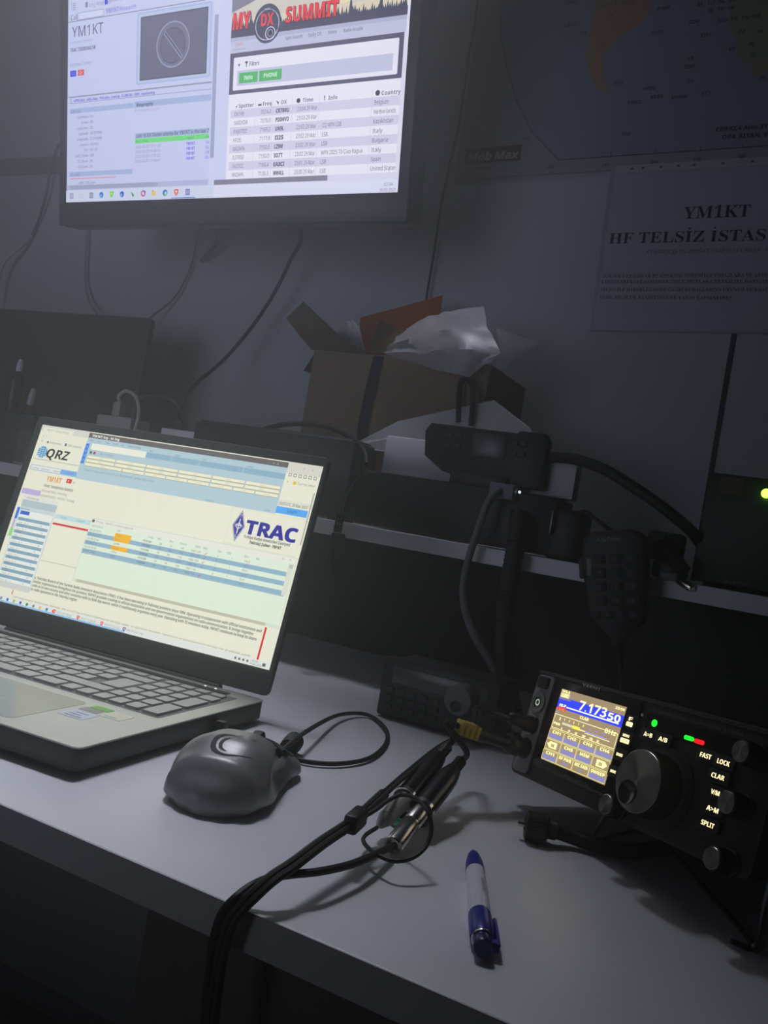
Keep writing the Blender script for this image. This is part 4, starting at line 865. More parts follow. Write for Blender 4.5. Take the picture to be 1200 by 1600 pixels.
# dark flat switch box behind the laptop's right corner
s0, s1 = Py(306, 655, .925), Py(556, 690, .925); so = V(((s0.x + s1.x) / 2, .955, SZ)); sh = Py(400, 666, .925).z - SZ
t = thing('equipment_case', 'long dark flat equipment case on the shelf in front of the cardboard box', 'case', so)
b = new(); bbox(b, (s0.x - so.x, -.03, .003), (s1.x - so.x, .032, sh - .003), .003); link('case_body', b, mat('dark_case_plastic', (46, 50, 52), .4, noise=.05), t)
b = new(); bbox(b, (s0.x - so.x + .006, -.027, sh - .004), (s1.x - so.x - .006, .029, sh), .0012); link('glossy_lid', b, mat('glossy_dark_lid', (64, 70, 72), .2), t)
for x in (s0.x - so.x + .02, s1.x - so.x - .02): link('foot', bbox(new(), (x - .008, -.02, 0), (x + .008, .02, .004), .001), black_soft, t)
cable('arched_black_cable', 'black cable arching over the lid of the long dark equipment case', [Py(352, 681, .935), Py(400, 673, .94), Py(440, 664, .945), Py(475, 662, .955), Py(515, 668, .955), Py(548, 684, .945), Py(568, 705, .915), Py(572, 725, .905)], .0034, black_soft)

# ------------------------------------------------------------------ cardboard box and what is in it
BY = 1.01; bx0, bx1 = Py(482, 600, BY).x, Py(762, 600, BY).x; bz = Py(563, 553, BY).z
bo = V(((bx0 + bx1) / 2, 1.085, SZ)); cb = thing('cardboard_box', 'open brown cardboard box on the shelf with a raised left flap and packing spilling out', 'box', bo)
T = Matrix.Translation(-bo); th = .004; BB = 1.155
for nm, lo, hi in (('front_wall', (bx0, BY, SZ), (bx1, BY + th, bz)), ('rear_wall', (bx0, BB - th, SZ), (bx1, BB, bz)), ('left_wall', (bx0, BY + th, SZ), (bx0 + th, BB - th, bz)), ('right_wall', (bx1 - th, BY + th, SZ), (bx1, BB - th, bz)), ('bottom', (bx0 + th, BY + th, SZ), (bx1 - th, BB - th, SZ + th))):
    b = new(); bbox(b, lo, hi, .0008, T); link(nm, b, card, cb, 0)
b = new(); f0, f1, f2, f3 = Py(487, 547, BY), Py(563, 553, BY), Py(474, 471, BY - .012), Py(447, 497, BY - .022)
sheet(b, [[f0, f1], [f0.lerp(f3, .5) + V((0, -.003, 0)), f1.lerp(f2, .5) + V((0, -.003, 0))], [f3, f2]], .0035, T); link('raised_flap', b, card, cb, 0)
b = new(); g0, g1, g2, g3 = Py(484, 545, BY + .006), Py(482, 586, BY - .003), Py(467, 592, BY + .02), Py(470, 570, BY + .05)
sheet(b, [[V((bx0, BY + .004, bz)), V((bx0, BY + .10, bz))], [V((bx0 - .014, BY + .004, bz - .028)), V((bx0 - .014, BY + .10, bz - .028))]], .0035, T); link('folded_flap', b, card, cb, 0)
b = new(); h0, h1, h2, h3 = Py(572, 553, BY), Py(652, 548, BY), Py(635, 518, BY + .012), Py(594, 499, BY + .016)
sheet(b, [[h0, h1], [h0.lerp(h3, .5), h1.lerp(h2, .5)], [h3, h2]], .0035, T); link('front_flap', b, mat('taped_olive_card', (120, 100, 62), .6), cb, 0)
b = new(); e0, e1, e2_, e3 = Py(582, 580, 1.09), Py(690, 560, 1.09), Py(692, 461, 1.12), Py(563, 496, 1.10)
e0.z = e1.z = SZ + .02
sheet(b, [[e0, e0.lerp(e1, .5), e1], [e3, e3.lerp(e2_, .5) + V((0, .004, .001)), e2_]], .003); o = link('padded_envelope', b, mat('orange_brown_kraft', (186, 104, 42), .75, noise=.06, nscale=30), None, 0); recentre(o); tag(o, 'orange brown envelope standing up in the cardboard box', 'envelope')
def crumple(rows, amp, seed, sub=3):
    """bend a coarse grid of points into creased film"""
    random.seed(seed); nr_, nc = len(rows), len(rows[0]); out = []
    for i in range((nr_ - 1) * sub + 1):
        r_ = []
        for j in range((nc - 1) * sub + 1):
            fi, fj = i / sub, j / sub; a, c_ = min(int(fi), nr_ - 2), min(int(fj), nc - 2); u_, v_ = fi - a, fj - c_
            p = rows[a][c_] * (1 - u_) * (1 - v_) + rows[a + 1][c_] * u_ * (1 - v_) + rows[a][c_ + 1] * (1 - u_) * v_ + rows[a + 1][c_ + 1] * u_ * v_
            r_.append(p + V((random.uniform(-.3, .3), random.uniform(-1, 1), random.uniform(-.3, .3))) * amp)
        out.append(r_)
    return out
tissue = mat('crumpled_white_tissue', (214, 214, 222), .7, noise=.05, nscale=60)
b = new(); W = [[Py(525, 520, 1.05), Py(538, 502, 1.06), Py(552, 501, 1.06), Py(563, 513, 1.055)], [Py(535, 535, 1.035), Py(546, 526, 1.035), Py(560, 530, 1.035), Py(568, 540, 1.035)], [Py(552, 552, 1.03), Py(560, 552, 1.03), Py(568, 553, 1.03), Py(572, 553, 1.03)], [Py(552, 640, 1.03), Py(560, 640, 1.03), Py(568, 640, 1.03), Py(575, 640, 1.03)]]
sheet(b, crumple(W, .0028, 3, 4), .0008); o = link('tissue_wad', b, tissue, None, 30); recentre(o); tag(o, 'crumpled white packing tissue between the raised flap and the orange envelope', 'packing paper')
film = mat('frosted_plastic_film', (205, 206, 214), .32, noise=.06, nscale=90, alpha=.55, spec=.6)
b = new(); W = [[Py(628, 520, 1.02), Py(662, 496, 1.03), Py(705, 486, 1.04), Py(755, 478, 1.05)], [Py(612, 536, 1.005), Py(650, 520, .995), Py(705, 515, .995), Py(762, 512, 1.02)], [Py(600, 552, 1.005), Py(650, 550, .985), Py(715, 545, .985), Py(782, 550, 1.0)], [Py(640, 566, 1.006), Py(680, 578, .992), Py(730, 588, .99), Py(778, 556, .995)]]
sheet(b, crumple(W, .0032, 8, 4), .0006); o = link('plastic_bag', b, film, None, 30); recentre(o); tag(o, 'translucent crumpled plastic bag hanging over the front of the cardboard box', 'plastic bag')
b = new(); W = [[Py(775, 512, 1.03), Py(808, 524, 1.03), Py(843, 534, 1.02)], [Py(782, 548, 1.01), Py(805, 550, 1.0), Py(822, 548, 1.0)], [Py(760, 580, 1.004), Py(785, 572, 1.002), Py(812, 560, 1.0)]]
sheet(b, crumple(W, .002, 5, 3), .0004); o = link('clear_film', b, mat('clear_film', (170, 174, 182), .12, alpha=.18, spec=.8), None, 30); recentre(o); tag(o, 'clear cellophane film sticking out at the right of the cardboard box', 'plastic film')
b = new(); P_ = [Py(592, 556, BY - .003), Py(583, 590, BY - .004), Py(575, 625, BY - .004), Py(566, 670, BY - .004), Py(565, 700, BY - .006)]
L_ = [p + V((-.0075, 0, 0)) for p in spline(P_, 4)]; R_ = [p + V((.0075, 0, 0)) for p in spline(P_, 4)]
sheet(b, [L_, R_], .0015); o = link('dark_blue_strap', b, mat('dark_blue_webbing', (34, 38, 62), .8), None); recentre(o); tag(o, 'dark blue strap hanging down the front of the cardboard box', 'strap')
cable('black_cable_loop', 'short black cable loop standing between the cardboard box and the propped paper', [Py(716, 660, 1.0), Py(717, 625, 1.0), Py(720, 598, 1.0), Py(730, 592, .998), Py(738, 604, .996), Py(739, 625, .995), Py(736, 665, .995)], .0034, black_soft)

# ------------------------------------------------------------------ black unit, white carton, propped paper
u0, u1 = Py(562, 760, .925).x, Py(868, 800, .925).x; uz = 1.0
uo = V(((u0 + u1) / 2, 1.0, SZ)); t = thing('black_radio_unit', 'low wide black unit at the shelf edge under the white carton', 'radio unit', uo); T = Matrix.Translation(-uo)
b = new(); bbox(b, (u0, .93, SZ + .003), (u1, .995, uz), .003, T); link('casing', b, mat('black_unit_casing', (24, 27, 28), .5), t)
b = new(); bbox(b, (u0 - .001, .925, SZ + .002), (u1 + .001, .933, uz + .0005), .002, T); link('front_panel', b, black_pl, t)
b = new(); lathe(b, [(.0016, 0), (.0016, .0008), (0, .001)], T @ Matrix.Translation(Py(812, 769, .9248)) @ Matrix.Rotation(PI / 2, 4, 'X'), 16); link('status_light', b, mat('white_led', (230, 240, 240)), t)
b = new(); k0 = Py(866, 815, .922); bbox(b, (k0.x - .004, .918, k0.z - .014), (k0.x, .928, k0.z + .012), .0015, T); link('handle', b, mat('dark_steel_wire', (110, 112, 114)), t)
w0, w1 = Py(601, 700, .945).x, Py(897, 760, .945).x
wo2 = V(((w0 + w1) / 2, .97, uz)); b = new(); bbox(b, (w0, .945, uz + .0006), (w1, .968, Py(640, 684, .945).z), .002)
o = link('white_carton', b, mat('white_carton_board', (215, 215, 222), .7, noise=.03), None); recentre(o); tag(o, 'long white carton lying on the low wide black unit', 'carton')
# black control head with a small grey display in front of the carton, standing on the unit
c0, c1 = Py(668, 690, .938), Py(857, 720, .938)
czt, czb = Py(760, 672, .938).z, uz + .0012
co = V(((c0.x + c1.x) / 2, .935, uz)); t = thing('control_head', 'black control head with a small unlit grey display in front of the white carton', 'radio control', co); T = Matrix.Translation(-co)
pts = [(c0.x, czt - .010), (c0.x + .006, czt), (c1.x - .036, czt - .001), (c1.x - .034, czt + .002), (c1.x - .005, czt + .002), (c1.x, czt - .006), (c1.x - .001, czb + .004), (c1.x - .035, czb + .004), (c1.x - .038, czb + .012), (c0.x + .03, czb + .010), (c0.x + .004, czb + .026)]
b = new(); prism(b, pts, -.943, -.926, T @ prismM, .0015); link('casing', b, mat('black_navy_plastic', (22, 24, 30), .5), t)
d0, d1 = Py(741, 676, .9255), Py(787, 717, .9255)
b = new(); bbox(b, (d0.x, .9248, d1.z), (d1.x, .9275, d0.z), .0006, T); link('display', b, mat('unlit_lcd', (70, 78, 80), .3), t)
b = new(); bbox(b, (d0.x - .001, .9252, d1.z - .001), (d1.x + .001, .927, d0.z + .001), .0004, T); link('display_surround', b, mat('grey_bezel_edge', (58, 58, 58)), t)
for k in range(8):
    x = d0.x - .03 + (k % 2) * .012 if k < 4 else d1.x + .010 + (k % 2) * .010; z_ = czt - .012 - (k // 2 % 2) * .012
    b = new(); bbox(b, (x - .004, .9245, z_ - .003), (x + .004, .9275, z_ + .003), .0008, T); link('button', b, dark_pl, t)
b = new(); bbox(b, (c0.x + .04, .9265, uz - .0002), (c1.x - .04, .942, czb + .014), .001, T); link('bracket', b, black_pl, t)
# paper propped behind the control head
A_ = [Py(557, 691, .975), Py(622, 658, .985), Py(700, 641, 1.0), Py(772, 625, 1.003), Py(829, 669, 1.003)]
B_ = [V((a.x + .004, min(a.y - .003, .9985), max(SZ + .001, z_))) for a, z_ in zip(A_, (A_[0].z - .008, uz + .03, uz + .02, uz + .01, A_[4].z - .006))]
b = new(); sheet(b, [A_, [a.lerp(c_, .5) for a, c_ in zip(A_, B_)], B_], .0009); o = link('propped_paper', b, paper, None, 0); recentre(o); tag(o, 'stiff white paper propped up slanting behind the black control head', 'paper')

# white usb charger with grey cable
c0, c1 = Py(768, 753, .916), Py(802, 782, .916); uo_ = V(((c0.x + c1.x) / 2, .92, c1.z)); t = thing('usb_charger', 'small pale usb charger at the shelf edge with a thick grey cable hanging from it', 'charger', uo_); T = Matrix.Translation(-uo_)
b = new(); bbox(b, (c0.x, .911, c1.z), (c1.x, .9245, c0.z), .0015, T); link('block', b, mat('slate_plastic', (120, 124, 140), .5), t)
b = new(); tube(b, [V((c0.x + .012, .9105, (c0.z + c1.z) / 2)) - uo_, Py(772, 772, .902) - uo_, Py(760, 790, .898) - uo_, Py(746, 830, .895) - uo_, Py(733, 870, .895) - uo_, Py(724, 915, .895) - uo_, Py(727, 955, .892) - uo_, Py(742, 995, .885) - uo_, Py(763, 1030, .886) - uo_, Py(782, 1062, .886) - uo_, Py(800, 1085, .886) - uo_], .0042, seg=10); link('cable', b, mat('grey_cable', (112, 114, 122), .5), t)
cable('thick_corrugated_hose', 'thick ribbed black hose dropping vertically in front of the shelf edge', [Py(812, 800, .905), Py(808, 835, .900), Py(803, 870, .897), Py(796, 910, .895), Py(790, 950, .893), Py(787, 990, .888), Py(788, 1035, .888), Py(797, 1090, .889), Py(803, 1125, .889)], .0105, black_soft, 14, .1, 10)
cable('curved_corrugated_hose', 'ribbed black hose curving from the control head down to the bracket by the hand microphone', [Py(856, 714, .938), Py(900, 718, .925), Py(945, 734, .915), Py(985, 758, .91), Py(1025, 785, .91), Py(1055, 808, .912), Py(1080, 830, .925), Py(1094, 848, .945)], .0062, black_soft, 12, .08, 10)
b = new(); k0, k1 = Py(862, 800, .935), Py(902, 880, .935); bbox(b, (k0.x, .925, SZ), (k1.x, .975, Py(880, 795, .93).z), .006); o = link('power_brick', b, mat('black_brick', (24, 24, 28), .5), None); recentre(o); tag(o, 'black power brick on the shelf between the low black unit and the hand microphone', 'power supply')
cable('thin_looped_cable', 'thin black cable looping from the power brick over the hand microphone', [Py(893, 812, .93), Py(905, 808, .928), Py(908, 800, .926), Py(918, 801, .925), Py(932, 812, .925), Py(948, 824, .925), Py(962, 834, .93), Py(975, 850, .95)], .0021, black_soft)

# ------------------------------------------------------------------ hand microphone hanging at the shelf edge
mu = (Py(1012, 838, .885) - Py(912, 842, .885)); Mk = frame(Py(962, 900, .885), mu, V((0, -.02, 1)))
mic = thing('hand_microphone', 'black hand microphone with a number keypad hanging at the shelf edge', 'microphone', Mk)
k = mu.length / .100 * .1
hw_, ht = mu.length / 2, .043
pts = [(-hw_ * 1.02, ht * .55), (-hw_ * .95, ht * .86), (-hw_ * .6, ht * 1.05), (hw_ * .6, ht * 1.06), (hw_ * 1.0, ht * .92), (hw_ * 1.03, ht * .3), (hw_ * .94, -ht * .9), (hw_ * .74, -ht * 1.16), (hw_ * .3, -ht * 1.4), (hw_ * .16, -ht * 1.62), (-hw_ * .16, -ht * 1.62), (-hw_ * .3, -ht * 1.38), (-hw_ * .70, -ht * 1.12), (-hw_ * .86, -ht * .82)]
micm = mat('black_mic_shell', (22, 22, 24), .5, noise=.08, nscale=300)
b = new(); prism(b, pts, -.011, .011, None, .004, seg=3); link('shell', b, micm, mic)
b = new(); bbox(b, (-hw_ * 1.12, -ht * .05, -.006), (-hw_ * .92, ht * .45, .006), .002); link('push_to_talk_bar', b, dark_pl, mic)
lg = mat('grey_mic_legend', (150, 150, 152), .5)
b = new(); absorb(b, text_bm('AnyTone', .0040, w=hw_ * .75, shear=.2), Matrix.Translation((-hw_ * .5, ht * .80, .0111))); link('maker_lettering', b, lg, mic, 0)
ks = ['123', '456', '789', '*0#']
for r_ in range(4):
    for c_ in range(3):
        x = -hw_ * .42 + c_ * hw_ * .5; y = ht * (.40 - .32 * r_)
        b = new(); prism(b, rrect(x - hw_ * .19, y - ht * .11, x + hw_ * .19, y + ht * .11, .0015), .0105, .0125, None, .0004); kk = link('keypad_key', b, mat('dark_key_rubber', (30, 30, 32), .55), mic)
        b = new(); absorb(b, text_bm(ks[r_][c_], .0026, align='CENTER'), Matrix.Translation((x, y - .0008, .0126))); absorb(b, text_bm(('', 'ABC', 'DEF', 'GHI', 'JKL', 'MNO', 'PQRS', 'TUV', 'WXYZ', '', 'OPER', '')[r_ * 3 + c_] or 'CH', .0011, align='CENTER'), Matrix.Translation((x, y - .0030, .0126))); link('key_legend', b, lg, kk, 0)
for c_ in range(4):
    x = -hw_ * .62 + c_ * hw_ * .40; y = -ht * .88
    b = new(); prism(b, rrect(x - hw_ * .15, y - ht * .09, x + hw_ * .15, y + ht * .09, .0015), .0105, .0122, None, .0004); kk = link('keypad_key', b, mat('dark_key_rubber', (30, 30, 32)), mic)
    b = new(); absorb(b, text_bm('ABCD'[c_], .0026, align='CENTER'), Matrix.Translation((x, y - .0012, .01225))); link('key_legend', b, lg, kk, 0)
b = new(); bbox(b, (-hw_ * .82, ht * .02, .0105), (-hw_ * .66, ht * .42, .0118), .0008); link('volume_key', b, mat('grey_plastic', (120, 122, 126)), mic)
imk = Mk.inverted(); b = new(); tube(b, [V((0, -ht * 1.5, 0)), V((0, -ht * 1.9, -.002)), imk @ Py(966, 1010, .88), imk @ Py(970, 1050, .875), imk @ Py(972, 1080, .87), imk @ Py(974, 1120, .868)], lambda q: .0055 - .003 * min(1, q * 3), seg=10); link('lead', b, black_soft, mic)
# bracket the microphone hangs from, with the coiled lead behind
h0 = Py(1040, 850, .92); ho = V((h0.x, .93, SZ)); t = thing('microphone_bracket', 'black bracket clamped at the shelf edge between the hand microphone and the power supply', 'bracket', ho); T = Matrix.Translation(-ho)
b = new(); q_ = Py(1010, 845, .915), Py(1085, 885, .915); bbox(b, (q_[0].x, .915, q_[1].z), (q_[1].x - .014, .94, q_[0].z + .012), .004, T); link('clamp_arm', b, black_pl, t)
b = new(); q_ = Py(1018, 900, .915), Py(1082, 925, .915); bbox(b, (q_[0].x, .905, SZ + .0005), (q_[1].x - .010, .945, SZ + .018), .004, T); link('clamp_foot', b, black_pl, t)
b = new(); P_ = [Py(1030 + 22 * math.cos(a * .9) * 0 + a * 4.0, 842 + a * 5.4, .905) + V((0, 0, 0)) for a in range(10)]
hel = []
for i in range(120):
    f = i / 119; c_ = P_[0].lerp(P_[-1], f); a = f * 2 * PI * 12; hel.append(c_ + V((math.cos(a) * .006, math.sin(a) * .006, math.cos(a) * .003)))
tube(b, [p - ho for p in hel], .0017, seg=6, smooth=0); link('coiled_lead', b, black_soft, t)
b = new(); s_ = Py(1072, 914, .912); lathe(b, [(.003, -.010), (.0045, -.009), (.0045, .006), (.0025, .009)], T @ axis(s_, s_ + V((.6, -.3, -.2))), 16); link('wing_screw', b, chrome, t)
b = new(); s_ = Py(1045, 902, .905); bbox(b, (s_.x - .010, .903, s_.z - .003), (s_.x + .008, .909, s_.z + .005), .002, T); link('grey_tab', b, grey_pl, t)

# ------------------------------------------------------------------ bench power supply at the right
px0 = Py(1107, 740, .935).x; pzt = Py(1109, 737, .935).z
po = V((px0 + .12, 1.02, SZ)); t = thing('bench_power_supply', 'black boxy power supply with a glowing green light at the right end of the shelf', 'power supply', po); T = Matrix.Translation(-po)
b = new(); bbox(b, (px0 + .001, .94, SZ + .006), (px0 + .239, 1.14, pzt - .001), .003, T); link('casing', b, shell, t)
b = new(); bbox(b, (px0, .935, SZ + .004), (px0 + .24, .943, pzt), .002, T); link('front_panel', b, mat('deep_black_panel', (9, 9, 10), .5), t)
for x in (.02, .22):
    for y in (.95, 1.1): link('foot', bbox(new(), (px0 + x - .01, y, SZ), (px0 + x + .01, y + .02, SZ + .007), .002, T), black_soft, t)
gp = Py(1197, 771, .934); b = new(); lathe(b, [(.0045, 0), (.0045, .001), (.0035, .004), (0, .0052)], T @ Matrix.Translation((gp.x, .935, gp.z)) @ Matrix.Rotation(PI / 2, 4, 'X'), 24); link('power_light', b, mat('bright_green_led', (40, 120, 20), .3, emit=(150, 255, 50), estr=9), t)
b = new(); lp_ = Py(1143, 757, .934); bbox(b, (lp_.x - .011, .9342, lp_.z - .010), (lp_.x + .011, .9353, lp_.z + .007), 0, T); link('label_plate', b, mat('dull_red_label', (84, 58, 52), .6), t, 0)
b = new(); lp_ = Py(1150, 913, .934); absorb(b, text_bm('DC OUTPUT', .0032, align='CENTER'), T @ Matrix.Translation((lp_.x, .9346, lp_.z)) @ Matrix.Rotation(PI / 2, 4, 'X')); link('lettering', b, lg, t, 0)

# usb cable hanging off the shelf edge
hp2 = Py(545, 790, .9); hp2.z = SZ; t = thing('hanging_usb_cable', 'thin black usb cable with its plug dangling below the shelf edge right of the laptop', 'cable', hp2)
b = new(); P_ = [V((-.50, .935, SZ + .004)), Py(600, 745, .93), Py(578, 738, .92), Py(556, 752, .91), Py(541, 778, .905), Py(532, 805, .900)]
tube(b, [p - hp2 for p in P_[1:]], .0018, seg=8); link('lead', b, mat('shiny_black_cable', (60, 62, 62), .2), t)
p, q = Py(532, 803, .900), Py(527, 832, .899); b = new(); box(b, (0, 0, (q - p).length / 2), (.010, .006, (q - p).length), .0015, Matrix.Translation(-hp2) @ axis(p, q)); link('connector', b, black_gloss, t)
b = new()
for dx in (-.0026, .0008):
    for dz in (.006, .012): box(b, (dx + .001, 0, dz), (.0016, .0066, .0016), .0003, Matrix.Translation(-hp2) @ axis(p, q))
link('contact', b, chrome, t)
p, q = Py(529, 833, .899), Py(519, 908, .897); b = new(); L_ = (q - p).length; box(b, (0, 0, L_ * .4), (.017, .007, L_ * .8), .002, Matrix.Translation(-hp2) @ axis(p, q)); link('plug_grip', b, mat('dark_glossy_grip', (40, 42, 42), .25), t)
b = new(); box(b, (0, 0, L_ * .9), (.012, .0045, L_ * .2), .0004, Matrix.Translation(-hp2) @ axis(p, q)); link('plug_shell', b, mat('dark_steel', (62, 62, 62)), t)

# ------------------------------------------------------------------ on the wall
class Print(Screen):
    dz = 3e-6
    def build(s, name, parent, M, rough=.8):
        m = bpy.data.materials.new(name + '_print'); m.use_nodes = True; b_ = m.node_tree.nodes['Principled BSDF']; a = m.node_tree.nodes.new('ShaderNodeVertexColor'); a.layer_name = 'Col'
        m.node_tree.links.new(a.outputs['Color'], b_.inputs['Base Color']); b_.inputs['Roughness'].default_value = rough
        if M is not None: s.bm.transform(M)
        return link(name, s.bm, [m, m], parent, smooth=0)
def wall_grid(px_a, px_b, wd_, hd_, W, H):
    """sheet on the wall: bottom edge from px_a towards px_b; returns its frame and a picture-to-sheet lookup in tenths of a millimetre"""
    a, c_ = Py(*px_a, WY - .002), Py(*px_b, WY - .002); u_ = (c_ - a).normalized(); v_ = V((0, -1, 0)).cross(u_)
    o_ = a - u_ * wd_ - v_ * hd_ + u_ * W / 2 + v_ * H / 2
    M = frame(o_, u_, v_)
    def at_(px, py): p = M.inverted() @ Py(px, py, WY - .002); return (p.x + W / 2) * 1e4, (H / 2 - p.y) * 1e4
    return M, at_
PW_, PH_ = .98, .66
Mp_, pa = wall_grid((710, 280), (1198, 253), 0, 0, PW_, PH_)
po_ = thing('wall_map', 'large printed radio prefix map pinned to the wall beside the monitor', 'map', Mp_)
b = new(); bbox(b, (-PW_ / 2, -PH_ / 2, -.0012), (PW_ / 2, PH_ / 2, 0)); link('sheet', b, mat('map_paper', (150, 150, 158), .7, noise=.02, nscale=12), po_, 0)
s = Print(PW_, PH_, PW_ * 1e4, PH_ * 1e4); s.lv = 40
def mpoly(pts, col): s.poly([pa(*p) for p in pts], col)
def mline(pts, col, wd_=8):
    q = [V(pa(*p)) for p in pts]
    for a, c_ in zip(q, q[1:]):
        n_ = V((-(c_ - a).y, (c_ - a).x)).normalized() * wd_ / 2; s.poly([tuple(a + n_), tuple(c_ + n_), tuple(c_ - n_), tuple(a - n_)], col)
def mtext(px, py, tt, cap, col, bold=2): s.text(*pa(px, py), tt, cap, col, bold=bold)
sea = (138, 143, 160)
mpoly([(781, -60), (783, 60), (792, 105), (806, 155), (830, 205), (873, 250), (1000, 241), (1290, 221), (1290, -60)], sea)
mline([(781, -60), (781, 0), (783, 60), (792, 105), (806, 155), (830, 205), (873, 250), (960, 244), (1080, 236), (1198, 228), (1290, 222)], (70, 74, 90), 12)
SAc = (168, 132, 102)
mpoly([(938, -30), (1020, -30), (1015, 15), (1000, 38), (975, 52), (955, 72), (945, 82), (942, 105), (945, 130), (952, 147), (935, 138), (925, 122), (918, 105), (915, 85), (920, 55), (930, 15)], SAc)
mpoly([(1150, -30), (1290, -30), (1290, 90), (1200, 95), (1165, 100), (1152, 85), (1148, 60), (1138, 35)], (128, 142, 112))
mpoly([(1172, 96), (1205, 92), (1215, 100), (1180, 124)], (150, 140, 112))
DK = (44, 48, 66)
for x, y, tt in ((882, 8, 'CE0X'), (882, 43, 'CE0Z'), (908, 54, 'CE'), (1027, 17, 'PY0F'), (1018, 55, 'PY0T'), (1076, 38, 'ZD8'), (1094, 59, 'ZD7'), (1068, 108, 'ZD9'), (958, 133, 'VP8'), (1003, 142, 'VP8G'), (1015, 155, 'VP8S'), (1048, 156, 'VP8W'), (980, 164, 'VP8O'), (970, 213, '3Y0'), (1095, 149, '3Y5'), (1090, 10, 'EL  TU  9G  5U'), (1105, 20, '3C  TY  5V'), (1120, 36, '3C0  TR  TN  9Q'), (1138, 80, 'V5'), (1170, 90, 'Z2'), (1170, 72, '9J'), (1153, 53, 'D2'), (1183, 53, '9I'), (1186, 125, 'ZS'), (1074, 95, '10'), (1073, 130, '20')): mtext(x, y, tt, 52, DK)
for x, y, tt, c_ in ((936, 12, 'South America', (90, 60, 50)), (950, 27, 'PY', (80, 50, 46)), (938, 72, 'LU', (110, 70, 56)), (762, 44, '25', (90, 94, 110)), (768, 105, '26', (90, 94, 110)), (860, 164, '28', (90, 94, 110)), (896, 160, '27', (90, 94, 110)), (930, 155, '16', (90, 94, 110))): mtext(x, y, tt, 50, c_, 1)
mtext(1118, 206, 'CE9/KC4 Also 3Y', 58, DK, 3); mtext(1128, 218, 'OR4, RI1AN, VP8', 58, DK, 3)
for x, y, tt in ((855, 263, '220'), (940, 261, '210'), (1016, 256, '200'), (1082, 252, '190'), (1152, 247, '180'), (816, 219, '230')): mtext(x, y, tt, 44, (80, 84, 98), 1)
for x, y in ((955, 244), (1024, 240), (1094, 236), (1160, 231)): mline([(x, y), (x, y - 8)], (70, 74, 90), 10)
mpoly([(727, 233), (816, 226), (813, 250), (726, 256)], (96, 52, 60)); s.lv += 40; s.text(*pa(731, 252), 'Mob Max', 112, (178, 174, 178), w=(V(pa(810, 246)) - V(pa(731, 252))).length, bold=7, shear=.15); mtext(730, 266, 'www.mobmax.hu', 38, (110, 112, 124), 1)
s.build('map_print', po_, None)
SWd, SHt = .305, .228
Ms, sa = wall_grid((921, 516), (1200, 522), 0, 0, SWd, SHt)
sg = thing('station_sign', 'white station notice in a punched plastic sleeve on the wall under the map', 'sign', Ms)
b = new(); bbox(b, (-SWd / 2, -SHt / 2, -.0008), (SWd / 2, SHt / 2, 0)); link('sleeve', b, mat('glossy_sleeve', (152, 156, 168), .3), sg, 0)
s = Print(SWd, SHt, SWd * 1e4, SHt * 1e4); s.lv = 60
H1 = SHt * 1e4
s.rect(60, 130, SWd * 1e4 - 30, H1 - 30, (166, 170, 182)); s.rect(60, 12, SWd * 1e4 - 30, 118, (176, 178, 184), 1)
for x in (985, 1002, 1030, 1057, 1081, 1126, 1172): s.poly([(pa_[0] + 22 * math.cos(a * PI / 6), 62 + 18 * math.sin(a * PI / 6)) for pa_ in [sa(x, 283)] for a in range(12)], (92, 96, 108))
x0_, y0_ = sa(1067, 342); x1_ = sa(1171, 340)[0]; s.text(x0_, y0_, 'YM1KT', 165, (26, 30, 46), w=x1_ - x0_, serif=True)
x0_, y0_ = sa(951, 381); x1_ = sa(1248, 376)[0]; s.text(x0_, y0_, 'HF TELSİZ İSTASYONU', 152, (26, 30, 46), w=(sa(1200, 378)[0] - x0_) * 1.33, serif=True)
x0_, y0_ = sa(1010, 397); s.text(x0_, y0_, 'KENWOOD TS-480SAT / YAESU FT-991A  100W', 52, (60, 64, 84), w=1650)
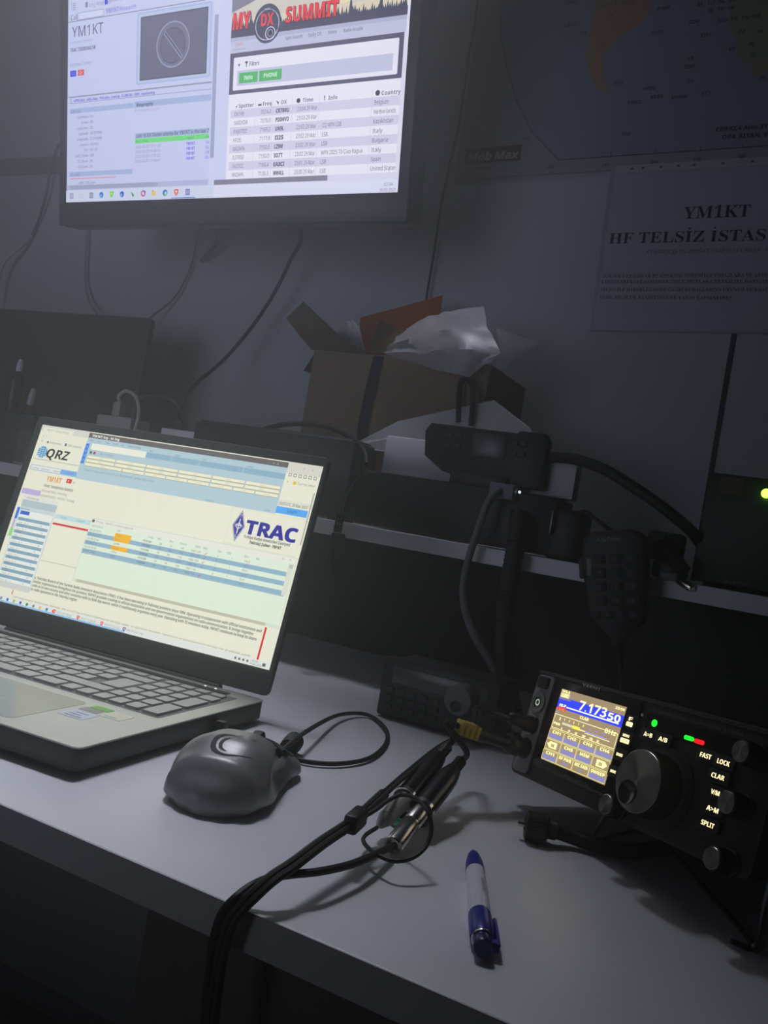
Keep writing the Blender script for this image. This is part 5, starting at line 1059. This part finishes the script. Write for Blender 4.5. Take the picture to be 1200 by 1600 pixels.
for k, (tt, w_) in enumerate((('YÜKSEK GERİLİM VE RF ENERJİSİ NEDENİYLE CİHAZLARA VE ANTENLERE DOKUNMAYINIZ', 2800), ('CİHAZLARI KULLANMADAN ÖNCE MUTLAKA YETKİLİYE DANIŞINIZ', 2150), ('TELSİZ İLE HABERLEŞMEDE ÇAĞRI KURALLARINA UYUNUZ VE KAYIT TUTUNUZ, GEREKSİZ', 2800), ('YERE MEŞGUL ETMEYİNİZ VE YAYIN YAPMAYINIZ.', 1700))):
    x0_, y0_ = sa((941, 940, 937, 936)[k], (434, 443, 455, 467)[k]); s.text(x0_, y0_, tt, 48, (50, 54, 74), w=w_, serif=True)
s.build('sign_print', sg, None, .5)
cable('hanging_black_cable', 'thin black cable hanging down the wall along the map edge to behind the cardboard box', [Py(752, -40, 1.155), Py(743, 30, 1.155), Py(730, 110, 1.155), Py(718, 190, 1.155), Py(707, 240, 1.155), Py(697, 285, 1.155), Py(689, 320, 1.157), Py(682, 370, 1.16), Py(674, 420, 1.16), Py(666, 470, 1.16), Py(660, 540, 1.162)], .0019, black_soft)
wc = mat('white_cable', (190, 192, 192))
cable('white_cable', 'white cable curving along the wall at the left picture edge', [Py(-8, 470, 1.15), Py(0, 428, 1.15), Py(8, 408, 1.15), Py(22, 394, 1.152), Py(40, 380, 1.16), Py(50, 368, 1.166)], .0030, wc)
cable('short_white_cable', 'thin white cable running down the wall behind the dark monitor', [Py(137, 350, 1.162), Py(133, 420, 1.162), Py(135, 452, 1.16), Py(141, 475, 1.155), Py(150, 489, 1.14), Py(158, 520, 1.12)], .0020, mat('dull_white_cable', (130, 134, 140), .5))
cable('faint_wall_cable', 'faint grey cable bowing down the wall to the corner of the dark monitor', [Py(312, 350, 1.163), Py(305, 390, 1.163), Py(293, 430, 1.163), Py(270, 468, 1.16), Py(240, 492, 1.15), Py(226, 505, 1.12)], .0016, mat('slate_cable', (92, 96, 108), .6))
cable('stub_cable', 'short dark cable end hanging under the middle of the wall monitor', [Py(352, 335, 1.13), Py(345, 365, 1.14), Py(333, 387, 1.15), Py(315, 407, 1.16)], .0042, mat('dark_slate_cable', (56, 58, 68), .6))
cable('left_wall_cable', 'dark cable running down the wall from behind the left edge of the wall monitor', [Py(92, 225, 1.15), Py(80, 262, 1.158), Py(72, 305, 1.16), Py(60, 345, 1.163), Py(50, 368, 1.164)], .0024, mat('dark_slate_cable', (56, 58, 68)))
bpy.data.objects.remove(TXO)
